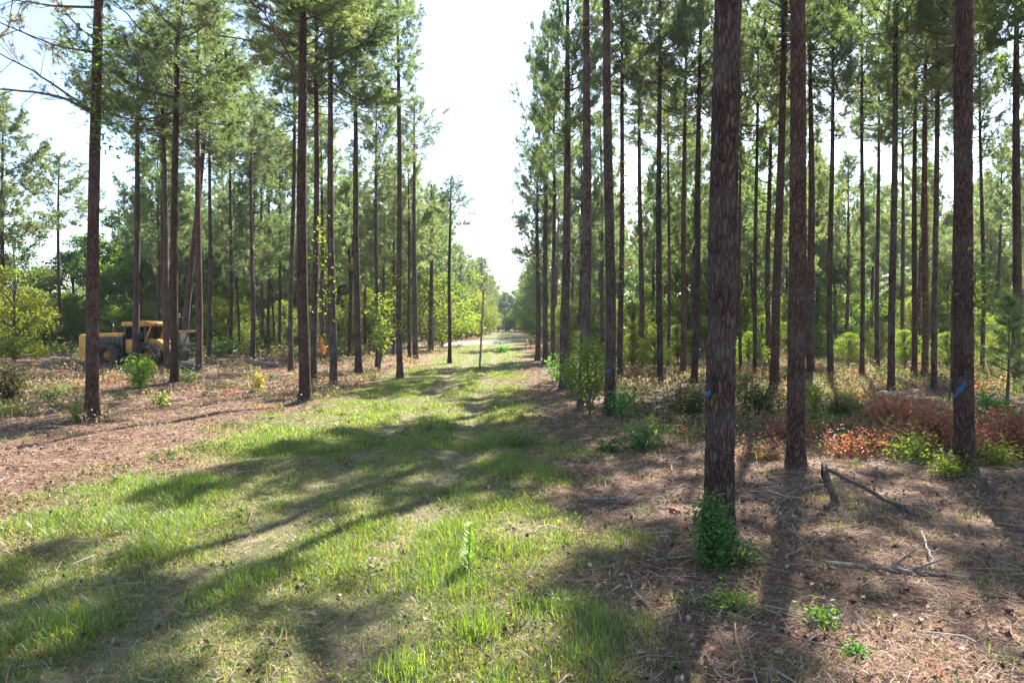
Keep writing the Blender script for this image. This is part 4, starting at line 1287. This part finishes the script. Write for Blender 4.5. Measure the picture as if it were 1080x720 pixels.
def grass_clump(px, py, wpx, hpx, n, pal, label, seed, width=0.009):
    g = np.random.default_rng(seed)
    p = ground_at(px, py); rad = wpx / 2 / F * p.y; H = hpx / F * p.y
    P = np.stack([g.normal(0, rad * 0.55, n), g.normal(0, rad * 0.55, n), np.full(n, -0.02)], 1)
    fall = np.exp(-(P[:, 0] ** 2 + P[:, 1] ** 2) / (rad * rad) * 0.9)
    V, fs, col = blades(P, g.uniform(0, 6.28, n), np.abs(g.normal(0.25, 0.38, n)), H * g.uniform(0.35, 1.25, n) * (0.35 + 0.65 * fall), np.full(n, width), np.array(pal)[g.integers(0, len(pal), n)] * g.uniform(0.8, 1.2, (n, 1)))
    na = 18; aa = np.arange(na) / na * 2 * np.pi                  # the root mat the blades grow from
    mat_v = np.concatenate([[[0, 0, 0.02]], np.stack([np.cos(aa) * rad * 1.5, np.sin(aa) * rad * 1.5, np.full(na, -0.03)], 1)])
    ii = np.arange(na)
    mt = np.stack([np.zeros(na, int), 1 + ii, 1 + (ii + 1) % na], 1) + len(V)
    V = np.concatenate([V, mat_v]); col = np.concatenate([col, np.tile([[0.13, 0.12, 0.05]], (na + 1, 1))])
    o = link('grass_clump', mesh_np('grass_clump', V, fs + [mt], M_GRASS, col)); o.location = p
    tag(o, label, 'grass clump')


grass_clump(893, 436, 40, 30, 700, [(0.07, 0.11, 0.035), (0.10, 0.12, 0.04), (0.05, 0.07, 0.03)], 'dark green tuft of tall grass right of the bright sapling', 4, 0.018)
for k, (px, py, w, h, lab) in enumerate([(430, 712, 60, 52, 'tall bright grass tuft at the bottom of the picture left of the weedy patch'),
                                         (505, 668, 50, 44, 'long bladed grass tuft below the tall feathery weed spike'),
                                         (205, 512, 34, 30, 'light green grass tuft on the sunny brown edge left of the trail'),
                                         (560, 648, 60, 34, 'yellow green grass tuft right of the tall feathery weed spike')]):
    grass_clump(px, py, w * 1.25, h * 0.85, 300, [(0.12, 0.19, 0.03), (0.15, 0.21, 0.04), (0.09, 0.15, 0.03)], lab, 20 + k, 0.007)

# young pine at the right edge
def young_pine(px, py, hpx, rad, label, seed):
    g = np.random.default_rng(seed); p = ground_at(px, py); H = hpx / F * p.y
    root = empty('young_pine', p)
    st = MB(); st.tube(np.array([(0, 0, -0.1), (0.04, 0, H * 0.5), (0.02, 0.02, H)]), [0.045, 0.03, 0.01], 7)
    C, A = [], []
    for i in range(26):
        t = 0.22 + 0.78 * i / 25; az = i * 2.4; ln = rad * (1.15 - t) * g.uniform(0.7, 1.2); el = R(25)
        d = np.array([math.cos(az) * math.cos(el), math.sin(az) * math.cos(el), math.sin(el)]); b = np.array([0.02, 0, H * t])
        st.tube(np.stack([b, b + d * ln * 0.5, b + d * ln]), [0.014, 0.01, 0.005], 4, cap=False)
        for f in np.linspace(0.35, 1, 5): C.append(b + d * ln * f); A.append(d)
    C.append(np.array([0.02, 0.02, H])); A.append(np.array([0, 0, 1.0]))
    V, Fc, col = needle_tufts(np.array(C), unit(np.array(A)), 30, 0.30, 0.014, g, [(0.10, 0.145, 0.06), (0.125, 0.17, 0.075), (0.08, 0.12, 0.055)])
    st.obj('trunk', M_TWIG, root, smooth=True); link('crown', mesh_np('crown', V, Fc, M_NEEDLE, col), root)
    tag(root, label, 'young pine')


young_pine(1062, 432, 118, 1.1, 'young long needled pine at the right edge beside the dark pine', 1)

# climbing vines
def vine(idx, py0, py1, n, pal, leaf, label, seed, side=0.0, spread=1.6):
    root_t, p, r0, H, hb = tree_by_label[idx]
    g = np.random.default_rng(seed)
    z0 = max(0.1, at_depth(540, py0, p.y).z); z1 = at_depth(540, py1, p.y).z
    root = empty('climbing_vine', p); root.rotation_mode = 'QUATERNION'; root.rotation_quaternion = root_t.rotation_quaternion
    s = np.linspace(0, 1, 40); a = -1.57 + side + np.sin(s * 7 + seed) * 0.9
    rr = r0 * (1 - 0.4 * (z0 + (z1 - z0) * s) / H) * 1.12 + 0.02
    pts = np.stack([np.cos(a) * rr, np.sin(a) * rr, z0 + (z1 - z0) * s], 1)
    st = MB(); st.tube(pts, np.linspace(0.014, 0.006, 40), 5)
    k = g.integers(0, 40, n); q = pts[k]
    out_ = unit(q * np.array([1, 1, 0]))
    P = q + out_ * np.abs(g.normal(0, 0.09 * spread, (n, 1))) + g.normal(0, 0.07 * spread, (n, 3))
    V, Fc, col = leaves(P, leaf, g, pal, clump=k // 3)
    st.obj('stem', M_TWIG, root, smooth=True); link('leaves', mesh_np('leaves', V, Fc, M_LEAF, col), root)
    tag(root, label, 'vine')


vine(0, 160, 40, 420, P_LUSH + P_YG[:1], 0.11, 'green leafy vine high on the stout reddish pine', 1, 0.3, 2.6)
vine(51, 330, 262, 150, P_YG, 0.10, 'yellow green vine leaves on the blue slashed pine', 2, 1.3, 2.0)
vine(48, 400, 190, 300, [(0.17, 0.08, 0.05), (0.20, 0.12, 0.07), (0.12, 0.16, 0.04), (0.09, 0.13, 0.035)], 0.12, 'reddish vine wrapped around a slim pine right of the cut logs', 3, 0, 1.6)
vine(39, 412, 300, 140, [(0.20, 0.09, 0.05), (0.17, 0.12, 0.06)], 0.08, 'brownish orange vine up the left side of the reddish mid distance pine', 4, -1.2, 0.7)
vine(30, 300, 160, 240, [(0.20, 0.17, 0.05), (0.15, 0.18, 0.045), (0.22, 0.12, 0.05)], 0.13, 'golden vine on the slim pine behind the blue smeared pine', 5, 0.9, 2.4)
vine(17, 330, 225, 220, P_YG, 0.13, 'light green vine leaves on the second left trailside pine', 6, -1.0, 2.4)
vine(20, 350, 290, 200, P_YG, 0.14, 'yellow green leaf cluster on the tall pine by the left grass edge', 7, -1.4, 2.6)


# ----------------------------------------------------------------------------- dead wood
def branch(name, label, pix, r0, r1, mat, seed, cat='branch', sides=8, lift=0.0, twigs=0, group=None, zs=None, rough=0.12):
    """fallen stick through ground pixels; zs = heights of the points above ground"""
    g = np.random.default_rng(seed)
    P = []
    for k, (x, y) in enumerate(pix):
        h = (zs[k] if zs else 0.0)
        p = ground_at(x, y)
        if h:
            # the photo point is above the ground: stay at the given depth row
            p = at(x, y, h + p.z)
        P.append((p.x, p.y, p.z + r0 * 0.6 + lift))
    P = np.array(P)
    n = max(10, len(P) * 4)
    s = np.linspace(0, 1, len(P)); ss = np.linspace(0, 1, n)
    Q = np.stack([np.interp(ss, s, P[:, c]) for c in range(3)], 1)
    for _ in range(2): Q[1:-1] = (Q[:-2] + 2 * Q[1:-1] + Q[2:]) / 4
    L = np.linalg.norm(Q[-1] - Q[0])
    Q += g.normal(0, 0.006 * L, Q.shape) * np.array([1, 1, 0.5])
    rad = np.linspace(r0, r1, n) * (1 + g.normal(0, rough, n))
    c = Q[0].copy()
    mb = MB(); mb.tube(Q - c, rad, sides)
    for t in range(twigs):
        u = g.uniform(0.2, 0.95); b = np.array([np.interp(u, ss, Q[:, k]) for k in range(3)]) - c
        ax = unit(Q[-1] - Q[0]); d = unit(ax * 0.8 + g.normal(0, 0.6, 3) * np.array([1, 1, 0.4]) + np.array([0, 0, 0.25])); l = g.uniform(0.12, 0.35) * L
        mb.tube(np.stack([b, b + d * l * 0.5 + g.normal(0, 0.02, 3), b + d * l]), [r1 * 1.1 + 0.003, r1 * 0.8 + 0.002, 0.003], 5)
    o = mb.obj(name, mat, smooth=True); o.location = c
    tag(o, label, cat, group)
    return o


branch('fallen_branch', 'long weathered branch lying across the brown floor at lower right', [(872, 596), (925, 600), (985, 607), (1038, 611)], 0.028, 0.014, M_DEADWOOD, 1, twigs=3)
branch('fallen_branch', 'dark slender fallen trunk slanting down toward the right beyond the long branch', [(870, 494), (905, 512), (940, 532), (968, 546)], 0.030, 0.018, M_DARKWOOD, 2, zs=[0.30, 0.18, 0.06, 0.0], twigs=2)
branch('fallen_branch', 'bleached forked stick on the shadow beside the dark front pine', [(826, 588), (846, 578), (868, 566), (876, 558)], 0.012, 0.006, M_PALEWOOD, 3, twigs=3)
branch('fallen_branch', 'short bleached stick standing up on the right brown floor', [(984, 602), (983, 590), (977, 575), (972, 560)], 0.011, 0.007, M_PALEWOOD, 4, zs=[0.0, 0.05, 0.1, 0.14])
branch('fallen_branch', 'curved white stick left of the large foreground pine shadow', [(662, 606), (668, 622), (682, 638), (700, 650)], 0.011, 0.008, M_PALEWOOD, 5, twigs=2)
branch('fallen_branch', 'dark broken stick lying in the foreground pine shadow', [(690, 655), (706, 650), (722, 642)], 0.016, 0.010, M_DARKWOOD, 6, twigs=1)
branch('fallen_branch', 'long pale stick on the brown floor left of the foreground pine', [(622, 526), (660, 527), (700, 529), (738, 530)], 0.017, 0.010, M_DEADWOOD, 7, twigs=2)
branch('fallen_branch', 'shorter pale stick just below the long pale stick left of the foreground pine', [(668, 537), (700, 537), (728, 537)], 0.015, 0.009, M_DEADWOOD, 8)
branch('fallen_branch', 'curled pale twig behind the large foreground pine', [(708, 500), (709, 488), (716, 481), (724, 482)], 0.014, 0.008, M_PALEWOOD, 9, zs=[0, 0.08, 0.14, 0.10])
branch('fallen_branch', 'dark stick lying in the grass at the left edge of the trail', [(90, 551), (110, 547), (132, 541)], 0.013, 0.007, M_DARKWOOD, 10, twigs=1)
branch('fallen_branch', 'thin stick on the sunny straw above the grass stick at left', [(136, 513), (155, 513), (172, 512)], 0.010, 0.006, M_DARKWOOD, 11)
branch('fallen_branch', 'grey tangled branch near the red dead brush', [(898, 488), (922, 476), (945, 482), (968, 496)], 0.018, 0.010, M_DEADWOOD, 12, twigs=4)
branch('fallen_branch', 'pale branch slanting behind the dark slender fallen trunk', [(925, 490), (955, 502), (985, 508)], 0.018, 0.010, M_DEADWOOD, 13, twigs=3)
branch('log', 'grey fallen log lying across the far side of the clearing', [(259, 383), (275, 386), (292, 387)], 0.17, 0.12, M_DEADWOOD, 14, 'log', 10, lift=0.05)
branch('log', 'pale log at the left edge of the clearing behind the machine', [(48, 385), (62, 383.5), (78, 382)], 0.16, 0.10, M_PALEWOOD, 15, 'log', 10, lift=0.05)
branch('log', 'second pale log crossing the log left of the machine', [(54, 382.6), (66, 383.5), (78, 384.6)], 0.12, 0.08, M_DEADWOOD, 16, 'log', 9, lift=0.22)
branch('log', 'pale cut log resting on the red brush, left of its pair', [(926, 421), (934, 421), (944, 421)], 0.10, 0.09, M_CUTWOOD, 17, 'log', 10, lift=0.12, rough=0.03)
branch('log', 'pale cut log resting on the red brush, right of its pair', [(948, 424), (956, 424), (966, 424)], 0.085, 0.08, M_CUTWOOD, 18, 'log', 10, lift=0.10, rough=0.03)


def stump(px, py, wpx, hpx, label, mat, seed, lean=(0, 0), name='tree_stump'):
    g = np.random.default_rng(seed); p = ground_at(px, py)
    r = wpx / 2 / F * p.y; H = hpx / F * p.y
    sides, rings = 20, 12
    a = np.linspace(0, 2 * np.pi, sides, endpoint=False); u = np.linspace(0, 1, rings)
    U, Aa = np.meshgrid(u, a, indexing='ij')
    jag = (vnoise(np.cos(Aa) * 2.2 + seed, np.sin(Aa) * 2.2, seed=seed) - 0.5) * 0.8
    rr = r * (1 + 0.35 * np.exp(-U * 6) + 0.25 * (fbm(np.cos(Aa) * 2 + seed, np.sin(Aa) * 2, U * 2, seed=seed) - 0.5)) * (1 - 0.15 * U)
    V = np.stack([rr * np.cos(Aa) + lean[0] * U * H, rr * np.sin(Aa) + lean[1] * U * H, U * H * (1 + jag * U) - 0.04], -1).reshape(-1, 3)
    i = np.arange(rings - 1)[:, None] * sides; j = np.arange(sides)[None, :]; k = (j + 1) % sides
    q = np.stack([i + j, i + k, i + sides + k, i + sides + j], -1).reshape(-1, 4)
    V = np.concatenate([V, [[lean[0] * H, lean[1] * H, H * 0.72]]])
    top = np.stack([(rings - 1) * sides + np.arange(sides), (rings - 1) * sides + (np.arange(sides) + 1) % sides, np.full(sides, len(V) - 1)], 1)
    o = link(name, mesh_np(name, V, [q, top], mat, smooth=True)); o.location = p
    tag(o, label, 'stump')


stump(883, 530, 7.5, 38, 'short broken dark stub leaning left beside the dark slender fallen trunk', M_DARKWOOD, 3, (-0.38, 0))
stump(1044, 521, 15, 15, 'blackened low stump right of the blue slashed pine', M_DARKWOOD, 4)
stump(712, 540, 14, 7, 'small reddish rotten stump left of the foreground pine', wood_mat('red rotten wood', (0.12, 0.05, 0.03), (0.28, 0.12, 0.07)), 5)

# leaning post at the far end of the trail
pb = ground_at(506, 389); pt = at_depth(510, 306, pb.y)
po = MB(); v = pt - pb
g = np.random.default_rng(3)
ss = np.linspace(0, 1, 14)
po.tube(np.array([(v.x * s + g.normal(0, 0.006), v.y * s, v.z * s - 0.2 * (s == 0)) for s in ss]), np.linspace(0.06, 0.045, 14), 12)
o = po.obj('wooden_post', M_DEADWOOD, smooth=True); o.location = pb
tag(o, 'tall bare leaning pole standing in the trail grass before the road', 'post')

# ----------------------------------------------------------------------------- forestry machine
M_YEL = simple_mat('worn yellow paint', (0.62, 0.30, 0.03), 0.5, noise=0.35, nscale=4.5, dirt=(0.36, 0.18, 0.045), bump=0.2)
M_BLK = simple_mat('black painted steel', (0.022, 0.021, 0.021), 0.5, noise=0.5, nscale=5, dirt=(0.05, 0.042, 0.035))
M_RUB = simple_mat('dusty tyre rubber', (0.028, 0.027, 0.026), 0.85, noise=0.4, nscale=8, dirt=(0.075, 0.06, 0.05))
M_STL = simple_mat('scraped steel', (0.16, 0.155, 0.15), 0.6, metal=0.3, noise=0.4, nscale=6, dirt=(0.08, 0.06, 0.05))
M_GLS = simple_mat('dark cab glass', (0.012, 0.016, 0.018), 0.08, noise=0.2)


def machine():
    D = 36.4
    p = at(82, HORIZON + CAM_H * F / D)
    root = empty('feller_buncher', (p.x, D, ghf(p.x, D)), R(-4))
    tag(root, 'yellow wheeled tree felling machine parked at the left of the clearing', 'forestry machine')
    b = MB()                                                     # chassis and engine hood
    b.box((1.55, 1.0, 0.72), (2.9, 1.1, 0.42)); b.box((3.9, 1.0, 0.70), (1.9, 1.0, 0.40)); b.box((2.95, 1.0, 0.62), (0.5, 0.6, 0.34))
    b.obj('chassis', M_BLK, root, bevel=0.02)
    h = MB(); h.prism([(0.62, 1.66), (2.70, 1.66), (2.70, 1.80), (2.45, 1.86), (0.80, 1.84), (0.62, 1.76)], 0.12, 1.88)
    h.obj('engine_hood', M_YEL, root, bevel=0.03)
    s = MB(); s.box((1.68, 1.0, 1.29), (2.0, 1.66, 0.74))
    for k in range(7): s.box((0.95 + k * 0.25, 0.155, 1.30), (0.05, 0.04, 0.56)); s.box((0.95 + k * 0.25, 1.845, 1.30), (0.05, 0.04, 0.56))
    s.obj('engine_grille', M_BLK, root, bevel=0.01)
    c = MB(); c.prism([(0.0, 0.62), (0.10, 0.45), (0.66, 0.45), (0.66, 1.74), (0.10, 1.80), (0.0, 1.70)], 0.06, 1.94)
    c.obj('counterweight', M_YEL, root, bevel=0.04)
    for yy in (0.35, 1.65):
        t = MB(); t.box((-0.015, yy, 1.5), (0.05, 0.22, 0.12)); t.obj('tail_light', simple_mat('red lamp lens', (0.35, 0.02, 0.015), 0.3), root, bevel=0.008)
    e = MB(); e.tube(np.array([(1.2, 1.35, 1.8), (1.2, 1.35, 2.2), (1.15, 1.35, 2.32)]), 0.06, 10); e.obj('exhaust_pipe', M_BLK, root, smooth=True)
    # cab
    cb = MB()
    for x, y in ((2.72, 0.38), (2.72, 1.62), (3.95, 0.38), (3.95, 1.62)): cb.box((x, y, 1.62), (0.10, 0.10, 1.30))
    cb.box((3.33, 1.0, 0.98), (1.32, 1.30, 0.10)); cb.box((3.33, 0.38, 2.2), (1.3, 0.08, 0.08)); cb.box((3.33, 1.62, 2.2), (1.3, 0.08, 0.08))
    for k in range(5): cb.box((3.0 + k * 0.17, 0.36, 1.85), (0.02, 0.02, 0.7))
    cb.obj('cab_frame', M_BLK, root, bevel=0.01)
    for c_, s_ in (((3.33, 0.42, 1.78), (1.14, 0.02, 0.80)), ((3.33, 1.58, 1.78), (1.14, 0.02, 0.80)), ((2.76, 1.0, 1.75), (0.02, 1.1, 0.86)), ((3.92, 1.0, 1.7), (0.02, 1.1, 1.0))):
        gl = MB(); gl.box(c_, s_); gl.obj('window', M_GLS, root)
    for yy in (0.33, 1.67):
        dp = MB(); dp.box((3.05, yy, 1.17), (0.56, 0.06, 0.72)); dp.obj('cab_panel', M_YEL, root, bevel=0.015)
    rf = MB(); rf.prism([(2.55, 2.24), (4.40, 2.22), (4.52, 2.28), (4.50, 2.40), (4.05, 2.52), (3.70, 2.52), (3.55, 2.46), (2.58, 2.46)], 0.22, 1.78)
    rf.obj('cab_roof', M_YEL, root, bevel=0.03)
    for yy in (0.34, 1.66):
        pl = MB(); pl.tube(np.array([(4.36, yy, 2.26), (4.12, yy, 1.75), (3.98, yy, 1.25)]), 0.055, 8); pl.obj('guard_pillar', M_YEL, root, smooth=True)
    for yy in (0.5, 1.5):
        w = MB(); w.tube(np.array([(4.50, yy, 2.30), (4.56, yy, 2.30)]), 0.075, 12); w.obj('work_light', M_STL, root)
    # front frame and lift arms
    ff = MB(); ff.prism([(3.95, 0.85), (4.75, 0.70), (5.05, 0.95), (4.70, 1.42), (4.10, 1.52), (3.95, 1.45)], 0.62, 1.38); ff.obj('front_frame', M_YEL, root, bevel=0.03)
    for yy in (0.50, 1.50):
        a = MB(); a.prism([(4.02, 1.34), (4.20, 1.30), (5.05, 0.82), (5.55, 0.38), (5.72, 0.52), (5.25, 1.10), (4.55, 1.54), (4.06, 1.56)][::-1][::-1], yy - 0.07, yy + 0.07)
        a.obj('lift_arm', M_YEL, root, bevel=0.02)
    for yy in (0.62, 1.38):
        a = MB(); a.tube(np.array([(4.25, yy, 0.98), (4.9, yy, 0.80)]), 0.06, 10); a.obj('hydraulic_cylinder', M_BLK, root, smooth=True)
        a = MB(); a.tube(np.array([(4.9, yy, 0.80), (5.5, yy, 0.58)]), 0.03, 8); a.obj('piston_rod', M_STL, root, smooth=True)
    # felling head
    fh = MB(); fh.prism([(5.62, 0.28), (5.95, 0.28), (6.02, 1.1), (5.98, 1.95), (5.80, 1.95), (5.70, 1.1)], 0.55, 1.45)
    fh.obj('felling_head', M_BLK, root, bevel=0.03)
    sd = MB(); sd.prism([(5.55, 0.08), (6.85, 0.08), (7.0, 0.14), (6.85, 0.24), (5.95, 0.34), (5.55, 0.34)], 0.42, 1.58); sd.obj('saw_housing', M_STL, root, bevel=0.02)
    for zz, x1, mat, nm in ((1.22, 6.72, M_STL, 'grab_arm'), (0.92, 6.55, M_STL, 'grab_arm'), (1.92, 6.80, M_YEL, 'top_arm')):
        for sg in (-1, 1):
            a = MB(); yy = 1.0 + sg * 0.42
            a.tube(np.array([(5.85, yy, zz), (6.2, yy + sg * 0.12, zz + 0.02), (6.5, yy + sg * 0.06, zz + 0.02), (x1, yy - sg * 0.14, zz - 0.02)]), [0.07, 0.065, 0.06, 0.035], 8)
            a.obj(nm, mat, root, smooth=True)
    # wheels
    for ch in root.children: ch.scale = (0.89, 1, 1)
    for x in (1.72, 3.82):
        for yy in (-0.02, 2.02):
            sg = -1 if yy < 1 else 1
            n = 40; a = np.linspace(0, 2 * np.pi, n, endpoint=False)
            prof = [(0.40, -0.24), (0.62, -0.29), (0.72, -0.26), (0.76, -0.14), (0.765, 0.14), (0.72, 0.26), (0.62, 0.29), (0.40, 0.24)]
            V = np.array([(x + 0.88 * r * math.cos(t), yy + w, 0.67 + 0.88 * r * math.sin(t)) for t in a for r, w in prof]); m = len(prof)
            qd = [(i * m + j, i * m + (j + 1) % m, ((i + 1) % n) * m + (j + 1) % m, ((i + 1) % n) * m + j) for i in range(n) for j in range(m)]
            wl = empty('wheel'); wl.parent = root
            ty = MB(); ty.add(V, qd)
            for k in range(22):                                   # chevron lugs
                t = k / 22 * 2 * math.pi
                for ss_ in (-1, 1):
                    t2 = t + (0.14 if ss_ > 0 else 0)
                    rot = Matrix.Rotation(-t2, 4, 'Y') @ Matrix.Rotation(ss_ * 0.55, 4, 'X')
                    ty.box((x + 0.682 * math.cos(t2), yy + ss_ * 0.13, 0.67 + 0.682 * math.sin(t2)), (0.07, 0.28, 0.055), rot)
            ty.obj('tyre', M_RUB, wl, smooth=False)
            rm_ = MB()
            prof2 = [(0.41, -0.22), (0.41, 0.22), (0.36, 0.22), (0.30, 0.06 * sg), (0.16, 0.10 * sg), (0.14, 0.16 * sg), (0.0, 0.16 * sg)]
            V = np.array([(x + 0.88 * r * math.cos(t), yy + w, 0.67 + 0.88 * r * math.sin(t)) for t in a for r, w in prof2]); m = len(prof2)
            qd = [(i * m + j, i * m + j + 1, ((i + 1) % n) * m + j + 1, ((i + 1) % n) * m + j) for i in range(n) for j in range(m - 1)]
            rm_.add(V, qd)
            for k in range(8):
                t = k / 8 * 2 * math.pi
                rm_.tube(np.array([(x + 0.2 * math.cos(t), yy + sg * 0.06, 0.67 + 0.2 * math.sin(t)), (x + 0.2 * math.cos(t), yy + sg * 0.12, 0.67 + 0.2 * math.sin(t))]), 0.02, 6)
            rm_.obj('rim', simple_mat('rusty yellow rim', (0.34, 0.16, 0.03), 0.6, noise=0.4, nscale=6), wl)
    root.scale = (1.0, 1.0, 1.0)


machine()

# ----------------------------------------------------------------------------- air
m, nt, out = new_mat('thin morning haze')
pv = N(nt, 'ShaderNodeVolumePrincipled')
pv.inputs['Color'].default_value = (0.86, 0.93, 1.0, 1); pv.inputs['Density'].default_value = 0.00025; pv.inputs['Anisotropy'].default_value = 0.35
nt.links.new(pv.outputs[0], out.inputs['Volume'])
hz = MB(); hz.box((0, 180, 11.0), (846, 490, 25.5))
o = hz.obj('haze', m)
tag(o, 'thin pale morning haze hanging between the pines', 'haze', kind='stuff')

# ----------------------------------------------------------------------------- light, sky, camera
SUN_AZ, SUN_EL = R(24), R(42)
w = bpy.data.worlds.new('World'); scene.world = w; w.use_nodes = True
nt = w.node_tree; nt.nodes.clear()
sky = nt.nodes.new('ShaderNodeTexSky'); sky.sky_type = 'NISHITA'; sky.sun_disc = False
sky.sun_elevation = SUN_EL; sky.sun_rotation = SUN_AZ; sky.air_density = 1.0; sky.dust_density = 0.6; sky.ozone_density = 1.0
bg = nt.nodes.new('ShaderNodeBackground'); bg.inputs[1].default_value = 0.09
ow = nt.nodes.new('ShaderNodeOutputWorld')
nt.links.new(sky.outputs[0], bg.inputs[0]); nt.links.new(bg.outputs[0], ow.inputs[0])
sl = bpy.data.lights.new('Sun', 'SUN'); sl.energy = 5.0; sl.angle = R(0.53); sl.color = (1.0, 0.965, 0.90)
so = bpy.data.objects.new('Sun', sl); COL.objects.link(so)
S = Vector((math.sin(SUN_AZ) * math.cos(SUN_EL), math.cos(SUN_AZ) * math.cos(SUN_EL), math.sin(SUN_EL)))
so.rotation_euler = S.to_track_quat('Z', 'Y').to_euler(); so.location = (0, 0, 60)

cam = bpy.data.cameras.new('Camera'); cam.sensor_width = 36.0; cam.lens = 36.0 * F / 1080.0; cam.clip_start = 0.1; cam.clip_end = 3000
co = bpy.data.objects.new('Camera', cam); COL.objects.link(co)
co.location = (0, 0, CAM_H); co.rotation_euler = (R(90) + PITCH, 0, 0)
scene.camera = co

scene.view_settings.view_transform = 'Standard'; scene.view_settings.look = 'None'
scene.view_settings.exposure = 2.03; scene.view_settings.gamma = 1.0; scene.view_settings.use_curve_mapping = False
cy = scene.cycles
cy.max_bounces = 6; cy.diffuse_bounces = 3; cy.glossy_bounces = 2; cy.transmission_bounces = 4; cy.transparent_max_bounces = 4; cy.volume_bounces = 0; cy.volume_max_steps = 64
cy.caustics_reflective = False; cy.caustics_refractive = False
cy.use_denoising = True
